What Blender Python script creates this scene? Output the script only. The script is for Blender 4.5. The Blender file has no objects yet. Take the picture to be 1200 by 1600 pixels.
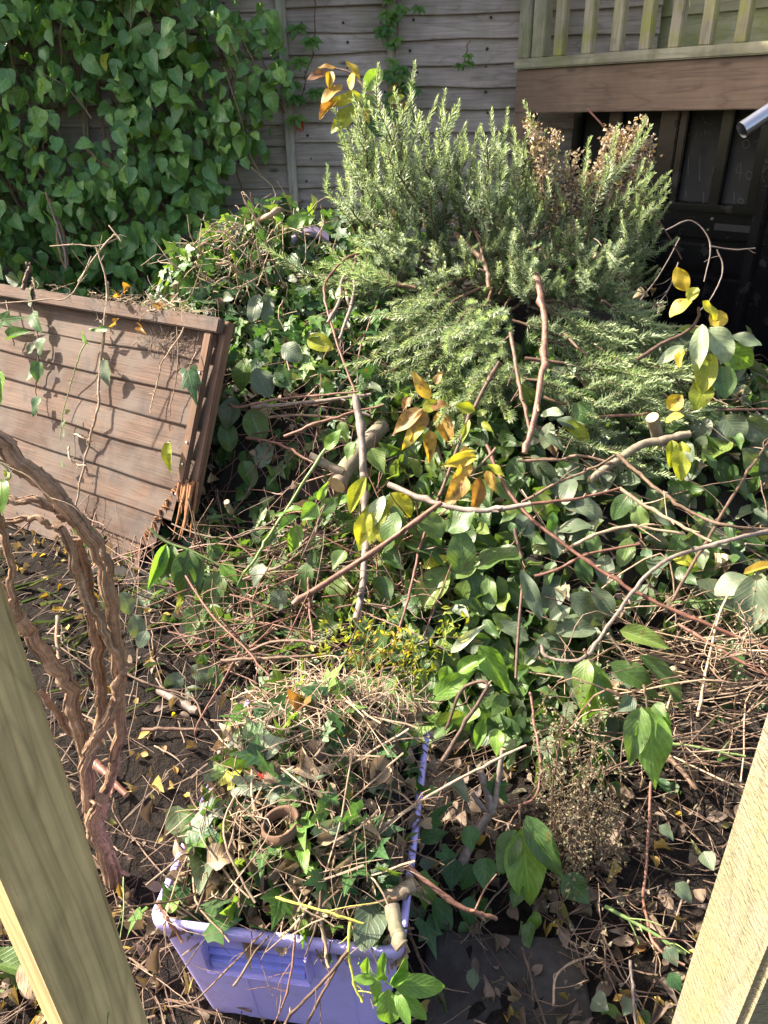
import bpy, bmesh, math, random
import numpy as np
from mathutils import Vector, Matrix
rng = np.random.default_rng(11)
random.seed(5)
SC = bpy.context.scene
COL = SC.collection
R = math.radians
# ------------------------------------------------------------------ camera
CAMZ, PITCH, ROLL, F = 1.58, R(28.5), R(1.3), 1155.0
_fw = np.array([0, math.cos(PITCH), -math.sin(PITCH)])
_up0 = np.array([0, math.sin(PITCH), math.cos(PITCH)])
_rt0 = np.array([1.0, 0, 0])
# rolled so that level lines rise a little towards the right of the picture
_rt = math.cos(ROLL) * _rt0 - math.sin(ROLL) * _up0
_up = math.sin(ROLL) * _rt0 + math.cos(ROLL) * _up0
EYE = np.array([0, 0, CAMZ])
cam = bpy.data.cameras.new('camera'); camo = bpy.data.objects.new('camera', cam); COL.objects.link(camo)
cam.sensor_fit = 'VERTICAL'; cam.sensor_height = 36.0; cam.lens = 36.0 * F / 1600
cam.clip_start = 0.05; cam.clip_end = 500
camo.matrix_world = Matrix([[_rt[i], _up[i], -_fw[i], EYE[i]] for i in range(3)] + [[0, 0, 0, 1]])
SC.camera = camo

def ray(px, py):
    return _rt * ((px - 600) / F) + _up * ((800 - py) / F) + _fw
def at_ax(px, py, ax): return EYE + ray(px, py) * ax            # at a distance along the lens axis
def at_y(px, py, y): d = ray(px, py); return EYE + d * (y / d[1])
def at_z(px, py, z): d = ray(px, py); return EYE + d * ((z - CAMZ) / d[2])
def at_plane(px, py, p, n):
    d = ray(px, py); return EYE + d * (np.dot(np.asarray(p) - EYE, n) / np.dot(d, n))
def axial(p): return float(np.dot(np.asarray(p) - EYE, _fw))
def proj(P):
    P = np.atleast_2d(P) - EYE
    a = P @ _fw
    return 600 + F * (P @ _rt) / a, 800 - F * (P @ _up) / a
def nrm(v): v = np.asarray(v, float); return v / (np.linalg.norm(v) + 1e-12)

# ------------------------------------------------------------------ the heap's height
_hp = []
def _c(px, py, y):
    p = at_y(px, py, y); _hp.append((p[0], p[1], max(p[2], 0)))
for a in [(350, 345, 3.45), (440, 330, 3.5), (280, 430, 3.25), (400, 480, 3.1), (500, 380, 3.35), (520, 480, 3.0), (380, 640, 2.75), (500, 600, 2.7),
          (450, 790, 2.4), (550, 790, 2.33), (450, 890, 2.12), (570, 920, 2.02), (350, 870, 2.3), (450, 960, 2.0), (330, 760, 2.6), (650, 430, 3.1), (800, 430, 3.0), (700, 320, 3.55), (880, 330, 3.4), (950, 430, 3.05), (600, 330, 3.5),
          (700, 600, 2.6), (850, 600, 2.5), (1000, 620, 2.5), (900, 700, 2.3), (1100, 690, 2.25), (700, 800, 2.22), (850, 800, 2.1),
          (950, 850, 2.0), (1150, 830, 1.95), (950, 990, 1.76), (1150, 990, 1.65), (1080, 1100, 1.52), (800, 960, 1.85), (700, 1010, 1.75), (760, 1120, 1.56), (880, 1120, 1.5), (1250, 900, 1.9), (1200, 600, 2.7)]:
    _c(*a)
for x, y in [(-1.4, 2.6), (-1.6, 3.2), (-1.7, 3.9), (-1.2, 2.3), (-.95, 2.05), (-.55, 1.68), (-.14, 1.6), (.2, 1.42), (.36, 1.2), (.6, 1.12), (.85, 1.15), (1.2, 1.2), (1.7, 1.1),
             (-1.2, 4.5), (-.4, 4.6), (.4, 4.6), (1.2, 4.2), (0, 1.2), (-1, 1.2), (1, .6), (2.8, 1.8), (2.6, 2.8), (-2.6, 2.5), (-2.6, 4.5), (0, 0), (2, 0), (-2, 0), (0, 6), (3, 5)]:
    _hp.append((x, y, 0))
_hp = np.array(_hp)
_D = np.sqrt(((_hp[:, None, :2] - _hp[None, :, :2]) ** 2).sum(-1))
_W = np.linalg.solve(_D + np.eye(len(_hp)) * .03, _hp[:, 2])
def H(x, y):
    x = np.asarray(x, float); y = np.asarray(y, float)
    d = np.sqrt((x[..., None] - _hp[:, 0]) ** 2 + (y[..., None] - _hp[:, 1]) ** 2)
    h = d @ _W
    h = h + .03 * np.sin(9 * x + 4 * y) * np.sin(8 * y - 3 * x) * np.clip(h * 4, 0, 1)
    return np.maximum(h, 0)
def BANK(x, y):                                                   # soil bank rising to the back left
    x = np.asarray(x, float); y = np.asarray(y, float)
    return .42 * np.clip((y - 3.15 + .12 * x) / 1.0, 0, 1) ** 1.3 * np.clip((-x - .3) / .8, 0, 1)
def HN(x, y):
    e = .04
    n = np.stack([-(H(x + e, y) - H(x - e, y)) / (2 * e), -(H(x, y + e) - H(x, y - e)) / (2 * e), np.ones_like(np.asarray(x, float))], -1)
    return n / np.linalg.norm(n, axis=-1, keepdims=True)
_T = np.arange(.9, 6, .01)
def hit(px, py, lift=0.0):
    P = EYE + ray(px, py)[None] * _T[:, None]
    g = np.maximum(H(P[:, 0], P[:, 1]), BANK(P[:, 0], P[:, 1]))
    k = np.argmax(P[:, 2] <= g + 1e-4) if (P[:, 2] <= g + 1e-4).any() else len(_T) - 1
    return EYE + ray(px, py) * (_T[k] - lift)

# ------------------------------------------------------------------ mesh builder
class MB:
    def __init__(s): s.V = []; s.F = []; s.U = []; s.A = []; s.S = []; s.n = 0
    def add(s, V, Fs, U=None, a=.5, m=0, sm=True):
        V = np.asarray(V, float)
        s.V.append(V); s.U.append(np.zeros((len(V), 2)) if U is None else np.asarray(U, float))
        s.A.append(np.broadcast_to(np.asarray(a, float), (len(V),)).copy())
        for f in Fs:
            f = np.asarray(f, int)
            if len(f): s.F.append((f + s.n, m)); s.S.append(sm)
        s.n += len(V)
    def tube(s, P, rad, sides=6, a=None, m=0, ridge=0, twist=0, k=5, cap=True, mcap=None, ph=0, rough=0):
        P = np.asarray(P, float); n = len(P)
        rad = np.broadcast_to(np.asarray(rad, float), (n,))
        T = np.gradient(P, axis=0); T /= (np.linalg.norm(T, axis=1, keepdims=True) + 1e-12)
        ref = np.array([0, 0, 1.]) if abs(T[0, 2]) < .9 else np.array([1., 0, 0])
        X = nrm(np.cross(ref, T[0])); Xs = []
        for i in range(n):
            X = nrm(X - T[i] * np.dot(X, T[i])); Xs.append(X)
        Xs = np.array(Xs); Ys = np.cross(T, Xs)
        L = np.concatenate([[0], np.cumsum(np.linalg.norm(np.diff(P, axis=0), axis=1))])
        th = np.linspace(0, 2 * np.pi, sides + 1)
        rr = rad[:, None] * np.ones((1, sides + 1))
        if ridge:
            rr = rr * (1 + ridge * np.sin(k * th[None] + twist * L[:, None] + ph) + ridge * .6 * np.sin((k + 3) * th[None] - twist * .7 * L[:, None] + 1 + ph))
        if rough:                                               # irregular fibres that run and fade along the stem
            m_ = n // 7 + 3; Nn = rng.normal(0, 1, (m_, sides)); tt_ = np.linspace(0, m_ - 1.001, n); i_ = tt_.astype(int); f_ = (tt_ - i_)[:, None]
            W_ = Nn[i_] * (1 - f_) + Nn[i_ + 1] * f_; sh = (L * twist * sides / 6.28).astype(int)
            W_ = np.stack([np.roll(W_[q], sh[q]) for q in range(n)]); rr = rr * (1 + rough * np.concatenate([W_, W_[:, :1]], 1))
        V = P[:, None] + rr[..., None] * (np.cos(th)[None, :, None] * Xs[:, None] + np.sin(th)[None, :, None] * Ys[:, None])
        U = np.stack([np.broadcast_to(th[None] / 6.2832, (n, sides + 1)), np.broadcast_to(L[:, None], (n, sides + 1))], -1)
        i, j = np.meshgrid(np.arange(n - 1), np.arange(sides), indexing='ij'); b = i * (sides + 1) + j
        Q = np.stack([b, b + 1, b + sides + 2, b + sides + 1], -1).reshape(-1, 4)
        a = rng.random() if a is None else a
        s.add(V.reshape(-1, 3), [Q], U.reshape(-1, 2), a, m)
        if cap:
            for e, o in ((0, 1), (n - 1, 0)):
                ring = V[e, :sides]; C = ring.mean(0)[None]
                t = np.array([[sides, (q + 1) % sides, q] if o else [sides, q, (q + 1) % sides] for q in range(sides)])
                uu = np.concatenate([np.stack([np.cos(th[:-1]), np.sin(th[:-1])], -1), [[0, 0]]])
                s.add(np.concatenate([ring, C]), [t], uu, a, m if mcap is None else mcap)
    def leaves(s, tpl, pos, Rm, sc, a, m=0):
        V, Fs, U = tpl; pos = np.atleast_2d(pos); N = len(pos)
        sc = np.asarray(sc, float)
        if sc.ndim == 0: sc = np.full((N, 3), float(sc))
        elif sc.ndim == 1: sc = np.repeat(sc[:, None], 3, 1)
        W = np.einsum('nij,nkj->nki', Rm, V[None] * sc[:, None, :]) + pos[:, None]
        k = len(V); off = (np.arange(N) * k)
        F2 = [(f[None] + off[:, None, None]).reshape(-1, f.shape[1]) for f in Fs]
        s.add(W.reshape(-1, 3), F2, np.tile(U, (N, 1)), np.repeat(np.broadcast_to(a, (N,)), k), m)
    def box(s, c, ax, d, bevel=.004, a=None, m=0, seg=2):
        ax = [nrm(v) for v in ax]; bm = bmesh.new(); bmesh.ops.create_cube(bm, size=1)
        for v in bm.verts: v.co = Vector((v.co.x * d[0], v.co.y * d[1], v.co.z * d[2]))
        if bevel: bmesh.ops.bevel(bm, geom=bm.edges[:], offset=min(bevel, min(d) * .45), segments=seg, affect='EDGES')
        bm.verts.index_update()
        L = np.array([v.co[:] for v in bm.verts]); k = int(np.argmax(d)); o = [i for i in range(3) if i != k]
        U = np.stack([L[:, k], L[:, o[0]] + L[:, o[1]]], -1) + rng.random(2) * 5
        W = np.asarray(c) + L[:, :1] * ax[0] + L[:, 1:2] * ax[1] + L[:, 2:] * ax[2]
        by = {}
        for f in bm.faces: by.setdefault(len(f.verts), []).append([v.index for v in f.verts])
        s.add(W, [np.array(q) for q in by.values()], U, rng.random() if a is None else a, m, sm=False); bm.free()
    def grid(s, P, U=None, a=None, m=0):                          # P: (n, m, 3)
        n, k = P.shape[:2]; i, j = np.meshgrid(np.arange(n - 1), np.arange(k - 1), indexing='ij'); b = i * k + j
        Q = np.stack([b, b + 1, b + k + 1, b + k], -1).reshape(-1, 4)
        s.add(P.reshape(-1, 3), [Q], None if U is None else U.reshape(-1, 2), rng.random() if a is None else a, m)
    def build(s, name, mats, parent=None, smooth=True, loc=None):
        if not isinstance(mats, (list, tuple)): mats = [mats]
        V = np.concatenate(s.V)
        if loc is None: loc = np.zeros(3) if parent is None else np.array(parent.location)
        V = V - np.asarray(loc)
        me = bpy.data.meshes.new(name)
        loops = np.concatenate([f.ravel() for f, _ in s.F]); tot = np.concatenate([np.full(len(f), f.shape[1]) for f, _ in s.F])
        mi = np.concatenate([np.full(len(f), m) for f, m in s.F])
        me.vertices.add(len(V)); me.vertices.foreach_set('co', V.astype(np.float32).ravel())
        me.loops.add(len(loops)); me.loops.foreach_set('vertex_index', loops.astype(np.int32))
        me.polygons.add(len(tot)); me.polygons.foreach_set('loop_start', (np.cumsum(tot) - tot).astype(np.int32))
        me.polygons.foreach_set('material_index', mi.astype(np.int32))
        me.update(calc_edges=True)
        me.polygons.foreach_set('use_smooth', np.concatenate([np.full(len(f), bool(q and smooth)) for (f, _), q in zip(s.F, s.S)]))
        uv = me.uv_layers.new(name='uv'); uv.data.foreach_set('uv', np.concatenate(s.U)[loops].astype(np.float32).ravel())
        at = me.attributes.new('rnd', 'FLOAT', 'POINT'); at.data.foreach_set('value', np.concatenate(s.A).astype(np.float32))
        for mt in mats: me.materials.append(mt)
        o = bpy.data.objects.new(name, me); COL.objects.link(o)
        if parent is not None: o.parent = parent
        else: o.location = loc
        return o

def tag(o, label=None, cat=None, group=None, kind=None):
    if label: o['label'] = label
    if cat: o['category'] = cat
    if group: o['group'] = group
    if kind: o['kind'] = kind
    return o
def thing(name, label, cat, loc, group=None, kind=None):
    o = bpy.data.objects.new(name, None); COL.objects.link(o); o.location = [float(v) for v in loc]; o.empty_display_size = .05
    return tag(o, label, cat, group, kind)

def smooth_path(P, n=8, jit=0.0):
    P = np.asarray(P, float)
    if len(P) == 2: P = np.array([P[0], P[0] * .5 + P[1] * .5, P[1]])
    E = np.concatenate([[2 * P[0] - P[1]], P, [2 * P[-1] - P[-2]]]); out = []
    for i in range(1, len(E) - 2):
        for t in np.linspace(0, 1, n, endpoint=False):
            a, b, c, d = E[i - 1], E[i], E[i + 1], E[i + 2]
            out.append(.5 * (2 * b + (c - a) * t + (2 * a - 5 * b + 4 * c - d) * t * t + (3 * b - a - 3 * c + d) * t ** 3))
    out.append(P[-1]); out = np.array(out)
    if jit:
        w = rng.normal(0, jit, out.shape); w = (w + np.roll(w, 1, 0) + np.roll(w, -1, 0)) / 2.2; out[1:-1] += w[1:-1]
    return out

# ------------------------------------------------------------------ leaf templates (base at 0, tip at +y, upper side +z)
def _leaf(prof, nv=7, fold=.18, curl=.25, wave=.06, seed=0, us=(-1, -.5, 0, .5, 1), twist=.0):
    r = np.random.default_rng(seed); v = np.linspace(0, 1, nv + 1); u = np.array(us)
    w = np.array([prof(t) for t in v]); p1, p2 = r.random(2) * 6.3
    X = u[None] * w[:, None]; Y = np.broadcast_to(v[:, None], X.shape).copy()
    Z = fold * np.abs(X) * 1.0 - curl * v[:, None] ** 2 + wave * np.sin(v[:, None] * 9 + p1 + (u[None] > 0) * p2) * np.abs(u[None]) * (w[:, None] > .05)
    Y = Y - .25 * curl * v[:, None] ** 2
    Z = Z + twist * X * v[:, None]
    V = np.stack([X, Y, Z], -1).reshape(-1, 3); U = np.stack([np.broadcast_to(u[None], X.shape), np.broadcast_to(v[:, None], X.shape)], -1).reshape(-1, 2)
    k = len(u); i, j = np.meshgrid(np.arange(nv), np.arange(k - 1), indexing='ij'); b = i * k + j
    return V, [np.stack([b, b + 1, b + k + 1, b + k], -1).reshape(-1, 4)], U
P_OVAL = lambda t: .5 * max(math.sin(math.pi * min(t ** .85, 1)), .015) ** .8
P_POINT = lambda t: .5 * max(math.sin(math.pi * t ** .7), .01) ** 1.0 * (1 - .12 * t)
P_HEART = lambda t: .5 * (max(math.sin(math.pi * min(1, (t * .93 + .07)) ** .62), .01) ** .85) * (1.02 - .1 * t)
P_LANCE = lambda t: .5 * max(math.sin(math.pi * t ** .8), .01) ** 1.25
P_BIG = lambda t: .5 * max(math.sin(math.pi * t ** .95), .012) ** .62
def family(prof, n=5, big=False, **k):
    r = np.random.default_rng(3)
    return [_leaf(prof, nv=k.get('nv', 10 if big else 6), fold=r.uniform(.08, .55), curl=r.uniform(-.05, .38), wave=r.uniform(.02, .065) * (1.1 if big else 1), seed=i, twist=r.uniform(-.3, .3),
                  us=(-1, -.66, -.33, 0, .33, .66, 1) if big else (-1, -.5, 0, .5, 1)) for i in range(n)]
def _ivy(seed):
    r = np.random.default_rng(seed); ang = np.array([-90, -62, -28, 0, 32, 55, 90, 125, 148, 180, 208, 242]) * 1.0
    rad = np.array([.16, .46, .55, .38, .66, .42, .98, .42, .66, .38, .55, .46]) * r.uniform(.9, 1.1, 12)
    a = np.radians(ang); O = np.stack([rad * np.cos(a), rad * np.sin(a)], -1); c = np.array([0, 0.0])
    cu = r.uniform(-.1, .35); fo = r.uniform(.1, .35)
    pts = [c] + [O[i] * .5 for i in range(12)] + [O[i] for i in range(12)]
    V = []
    for i, p in enumerate(pts):
        q = math.hypot(*p); lobe = 0 if i == 0 else (1 if (i - 1) % 12 in (1, 2, 4, 6, 8, 10, 11) else 0)
        V.append([p[0], p[1] + .2, -cu * q * q + fo * q * (0 if lobe else .5) * .6 + fo * abs(p[0]) * .4 + r.normal(0, .02)])
    V = np.array(V); T = []; Q = []
    for i in range(12):
        j = (i + 1) % 12; T.append([0, 1 + i, 1 + j]); Q.append([1 + i, 13 + i, 13 + j, 1 + j])
    U = np.array([[p[0] / .6, (p[1] + .3) / 1.3] for p in pts])
    return V, [np.array(T), np.array(Q)], U
OVAL = family(P_OVAL); POINT = family(P_POINT); HEART = family(P_HEART); LANCE = family(P_LANCE); IVY = [_ivy(i) for i in range(6)]
BIGO = family(P_BIG, 6, True); BIGP = family(P_POINT, 6, True); BIGH = family(P_HEART, 6, True)
DRY = [_leaf(P_POINT, nv=6, fold=f, curl=c, wave=.12, seed=i + 20, twist=t) for i, (f, c, t) in enumerate([(.9, .5, .5), (1.2, -.3, -.6), (.5, .7, .9), (1.4, .2, 0)])]
NEED = (np.array([[-.5, 0, 0], [.5, 0, 0], [-.55, .5, .03], [.55, .5, .03], [-.1, 1, -.02], [.1, 1, -.02]]) * np.array([1, 1, 1]), [np.array([[0, 1, 3, 2], [2, 3, 5, 4]])],
        np.array([[-1, 0], [1, 0], [-1, .5], [1, .5], [-.1, 1], [.1, 1]], float))
BLADE = _leaf(lambda t: .5 * (1 - t) ** .5 + .01, nv=5, fold=.5, curl=.3, wave=0, us=(-1, 0, 1))

def frames(D, N):
    D = D / (np.linalg.norm(D, axis=-1, keepdims=True) + 1e-9)
    N = N - D * (D * N).sum(-1, keepdims=True); N = N / (np.linalg.norm(N, axis=-1, keepdims=True) + 1e-9)
    return np.stack([np.cross(D, N), D, N], -1)
def scatter(mb, fam, pos, nor, size, asp, tilt=.6, a=None, m=0, down=None):
    """leaves lying on a surface: random heading in the plane of nor, nor jittered by tilt"""
    N = len(pos); n = nor + rng.normal(0, tilt, (N, 3)); n /= np.linalg.norm(n, axis=1, keepdims=True)
    d = rng.normal(0, 1, (N, 3))
    if down is not None: d = d * .6 + np.array(down)
    Rm = frames(d, n); size = np.broadcast_to(size, (N,)) ; a = rng.random(N) if a is None else a
    which = rng.integers(0, len(fam), N)
    for k in range(len(fam)):
        q = which == k
        if q.any(): mb.leaves(fam[k], pos[q], Rm[q], np.stack([size[q] * asp, size[q], size[q]], -1), a[q], m)
# ------------------------------------------------------------------ materials
def _mat(name):
    m = bpy.data.materials.new(name); m.use_nodes = True; nt = m.node_tree; nt.nodes.clear()
    return m, nt, nt.nodes.new('ShaderNodeOutputMaterial')
def _n(nt, t, **k):
    n = nt.nodes.new(t)
    for a, b in k.items():
        if a.startswith('i_'): n.inputs[a[2:].replace('_', ' ')].default_value = b
        else: setattr(n, a, b)
    return n
def ramp(nt, fac, stops, interp='LINEAR'):
    r = nt.nodes.new('ShaderNodeValToRGB'); r.color_ramp.interpolation = interp
    e = r.color_ramp.elements
    while len(e) > 1: e.remove(e[0])
    e[0].position = stops[0][0]; e[0].color = (*stops[0][1], 1)
    for p, c in stops[1:]:
        q = e.new(p); q.color = (*c, 1)
    nt.links.new(fac, r.inputs[0]); return r.outputs[0]
def cols(*cs): return [(i / max(1, len(cs) - 1), c) for i, c in enumerate(cs)]
def g(v): return (v, v, v)
def mix(nt, f, a, b, mode='MIX'):
    m = nt.nodes.new('ShaderNodeMix'); m.data_type = 'RGBA'; m.blend_type = mode
    for s, v in ((0, f), (6, a), (7, b)):
        if hasattr(v, 'is_linked') or hasattr(v, 'links'): nt.links.new(v, m.inputs[s])
        else: m.inputs[s].default_value = v if s == 0 else (*v, 1)
    return m.outputs[2]
def mth(nt, op, a, b=None, c=None):
    m = nt.nodes.new('ShaderNodeMath'); m.operation = op
    for i, v in enumerate((a, b, c)):
        if v is None: continue
        if hasattr(v, 'links'): nt.links.new(v, m.inputs[i])
        else: m.inputs[i].default_value = v
    return m.outputs[0]
def attr(nt, n='rnd'): return _n(nt, 'ShaderNodeAttribute', attribute_name=n).outputs['Fac']
def uvs(nt, sx=1, sy=1):
    u = _n(nt, 'ShaderNodeUVMap', uv_map='uv').outputs[0]; mp = nt.nodes.new('ShaderNodeMapping'); mp.inputs['Scale'].default_value = (sx, sy, 1)
    nt.links.new(u, mp.inputs[0]); return mp.outputs[0]
def noise(nt, vec, scale=5, detail=4, rough=.6, w=None):
    n = nt.nodes.new('ShaderNodeTexNoise'); n.inputs['Scale'].default_value = scale; n.inputs['Detail'].default_value = detail; n.inputs['Roughness'].default_value = rough
    if w is not None:
        n.noise_dimensions = '4D'; nt.links.new(w, n.inputs['W'])
    if vec is not None: nt.links.new(vec, n.inputs['Vector'])
    return n.outputs[0]
def bump(nt, h, s=.3, d=.005):
    b = nt.nodes.new('ShaderNodeBump'); b.inputs['Strength'].default_value = s; b.inputs['Distance'].default_value = d; nt.links.new(h, b.inputs['Height']); return b.outputs[0]
def objco(nt): return nt.nodes.new('ShaderNodeTexCoord').outputs['Object']

def leaf_mat(name, stops, rough=.42, trans=.4, vein=.25, lat=9, spots=0.0, spotcol=(.12, .06, .02), under=.45, tboost=(1.5, 1.45, .55), spec=.5, dust=0.0):
    m, nt, out = _mat(name)
    a = attr(nt); uv = _n(nt, 'ShaderNodeUVMap', uv_map='uv').outputs[0]
    sep = nt.nodes.new('ShaderNodeSeparateXYZ'); nt.links.new(uv, sep.inputs[0])
    au = mth(nt, 'ABSOLUTE', sep.outputs[0]); v = sep.outputs[1]
    base = ramp(nt, a, stops)
    nz = noise(nt, objco(nt), 60, 3)
    base = mix(nt, .55, base, ramp(nt, nz, [(.25, g(.55)), (.75, g(1.35))]), 'MULTIPLY')
    mid = ramp(nt, au, [(.0, g(1)), (.09, g(0))])
    ph = mth(nt, 'SUBTRACT', mth(nt, 'MULTIPLY', v, lat), mth(nt, 'MULTIPLY', au, lat * .38))
    lv = mth(nt, 'POWER', mth(nt, 'ABSOLUTE', mth(nt, 'COSINE', mth(nt, 'MULTIPLY', ph, math.pi))), 14)
    vm = mth(nt, 'MAXIMUM', mid, mth(nt, 'MULTIPLY', lv, .55))
    light = mix(nt, 1.0, base, (1.8, 1.75, 1.5), 'MULTIPLY')
    base = mix(nt, mth(nt, 'MULTIPLY', vm, vein), base, light)
    if spots:
        sp = ramp(nt, noise(nt, objco(nt), 28, 4), [(.5 + .12 * (1 - spots), g(0)), (.62 + .12 * (1 - spots), g(1))])
        edge = ramp(nt, au, [(.55, g(0)), (1, g(1))])
        base = mix(nt, mth(nt, 'MINIMUM', mth(nt, 'ADD', mth(nt, 'MULTIPLY', sp, .8), mth(nt, 'MULTIPLY', edge, .35 * spots)), 1.0), base, spotcol)
    bf = _n(nt, 'ShaderNodeNewGeometry').outputs['Backfacing']
    pale = mix(nt, .45, base, (.20, .24, .13))
    base2 = mix(nt, mth(nt, 'MULTIPLY', bf, under), base, pale)
    if dust: base2 = mix(nt, dust, base2, (.2, .21, .17))
    p = _n(nt, 'ShaderNodeBsdfPrincipled', i_Roughness=rough); p.inputs['Specular IOR Level'].default_value = spec
    nt.links.new(base2, p.inputs['Base Color'])
    nt.links.new(bump(nt, mth(nt, 'ADD', vm, mth(nt, 'MULTIPLY', nz, 1.2)), .35, .002), p.inputs['Normal'])
    t = nt.nodes.new('ShaderNodeBsdfTranslucent'); nt.links.new(mix(nt, 1.0, base, tboost, 'MULTIPLY'), t.inputs[0])
    ms = nt.nodes.new('ShaderNodeMixShader'); ms.inputs[0].default_value = trans
    nt.links.new(p.outputs[0], ms.inputs[1]); nt.links.new(t.outputs[0], ms.inputs[2]); nt.links.new(ms.outputs[0], out.inputs[0])
    return m

def bark_mat(name, stops, rough=.75, sx=7, sy=14, bs=.6, moss=0, contrast=.6):
    m, nt, out = _mat(name); a = attr(nt)
    n1 = noise(nt, uvs(nt, sx, sy), 1.0, 5, .65, w=mth(nt, 'MULTIPLY', a, 50))
    n2 = noise(nt, objco(nt), 90, 4)
    base = ramp(nt, a, stops)
    base = mix(nt, contrast, base, ramp(nt, n1, [(.3, g(.35)), (.5, g(.95)), (.72, g(1.6))]), 'MULTIPLY')
    base = mix(nt, .6, base, ramp(nt, n2, [(.3, g(.45)), (.7, g(1.45))]), 'MULTIPLY')
    if moss: base = mix(nt, mth(nt, 'MULTIPLY', ramp(nt, noise(nt, objco(nt), 12, 3), [(.5, g(0)), (.65, g(1))]), moss), base, (.16, .2, .07))
    p = _n(nt, 'ShaderNodeBsdfPrincipled', i_Roughness=rough); p.inputs['Specular IOR Level'].default_value = .3
    nt.links.new(base, p.inputs['Base Color']); nt.links.new(bump(nt, n1, bs, .004), p.inputs['Normal']); nt.links.new(p.outputs[0], out.inputs[0])
    return m

def wood_mat(name, stops, rough=.8, grain=(1.2, 38), moss=(0, (.13, .17, .05)), stain=0, staincol=(.03, .028, .03), bs=.35, rings=True, knots=.0, saw=0.0, contrast=.55, lines=0):
    m, nt, out = _mat(name); a = attr(nt); w = mth(nt, 'MULTIPLY', a, 40)
    u = uvs(nt, *grain); n1 = noise(nt, u, 1.0, 5, .6, w=w); n2 = noise(nt, uvs(nt, .9, 6), 1.0, 3, .55, w=w)
    base = ramp(nt, a, stops)
    base = mix(nt, contrast, base, ramp(nt, n1, [(.28, g(.45)), (.5, g(1)), (.75, g(1.5))]), 'MULTIPLY')
    if rings:
        rg = mth(nt, 'ABSOLUTE', mth(nt, 'SINE', mth(nt, 'MULTIPLY', n2, 34)))
        base = mix(nt, .45, base, ramp(nt, rg, [(0, g(.5)), (.35, g(1.0)), (1, g(1.12))]), 'MULTIPLY')
    if knots:
        vo = nt.nodes.new('ShaderNodeTexVoronoi'); vo.inputs['Scale'].default_value = 1; nt.links.new(uvs(nt, 3.2, 8.5), vo.inputs['Vector'])
        base = mix(nt, mth(nt, 'MULTIPLY', ramp(nt, vo.outputs['Distance'], [(.06, g(1)), (.13, g(0))]), knots), base, (.03, .022, .02))
    if lines:                                                   # straight growth lines along the post
        sp_ = nt.nodes.new('ShaderNodeSeparateXYZ'); nt.links.new(_n(nt, 'ShaderNodeUVMap', uv_map='uv').outputs[0], sp_.inputs[0])
        wob = noise(nt, uvs(nt, 2.2, 5), 1.0, 2, .5, w=w)
        ln_ = mth(nt, 'ABSOLUTE', mth(nt, 'SINE', mth(nt, 'MULTIPLY_ADD', sp_.outputs[1], lines * math.pi, mth(nt, 'MULTIPLY', wob, 9))))
        base = mix(nt, .42, base, ramp(nt, ln_, [(0, (.42, .33, .26)), (.18, (.8, .75, .7)), (.5, g(1.0)), (1, g(1.08))]), 'MULTIPLY')
    blot = noise(nt, objco(nt), 4.5, 4)
    base = mix(nt, .5, base, ramp(nt, blot, [(.3, g(.65)), (.7, g(1.3))]), 'MULTIPLY')
    if moss[0]: base = mix(nt, mth(nt, 'MULTIPLY', ramp(nt, noise(nt, objco(nt), 6.5, 5), [(.42, g(0)), (.64, g(1))]), moss[0]), base, moss[1])
    if stain: base = mix(nt, mth(nt, 'MULTIPLY', ramp(nt, noise(nt, uvs(nt, 6, 4), 1.6, 4, .6, w=w), [(.52, g(0)), (.7, g(1))]), stain), base, staincol)
    p = _n(nt, 'ShaderNodeBsdfPrincipled', i_Roughness=rough); p.inputs['Specular IOR Level'].default_value = .3
    h = n1
    if saw: h = mth(nt, 'ADD', n1, mth(nt, 'MULTIPLY', noise(nt, uvs(nt, 170, 60), 1.0, 3, .7), saw))
    nt.links.new(base, p.inputs['Base Color']); nt.links.new(bump(nt, h, bs, .004), p.inputs['Normal']); nt.links.new(p.outputs[0], out.inputs[0])
    return m

def plain_mat(name, c, rough=.5, metal=0, var=.25, scale=30, bs=.1, dirt=None, coat=0):
    m, nt, out = _mat(name); n = noise(nt, objco(nt), scale, 4)
    base = mix(nt, var, c, ramp(nt, n, [(.3, g(.5)), (.7, g(1.5))]), 'MULTIPLY')
    rg = None
    if dirt:
        f = ramp(nt, noise(nt, objco(nt), dirt[1], 5), [(dirt[2], g(0)), (dirt[2] + .15, g(1))]); base = mix(nt, mth(nt, 'MULTIPLY', f, dirt[3]), base, dirt[0])
        rg = mth(nt, 'MULTIPLY_ADD', f, .4, rough)
    p = _n(nt, 'ShaderNodeBsdfPrincipled', i_Roughness=rough, i_Metallic=metal)
    if coat: p.inputs['Coat Weight'].default_value = coat
    if rg is not None: nt.links.new(rg, p.inputs['Roughness'])
    nt.links.new(base, p.inputs['Base Color']); nt.links.new(bump(nt, n, bs, .003), p.inputs['Normal']); nt.links.new(p.outputs[0], out.inputs[0])
    return m

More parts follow.
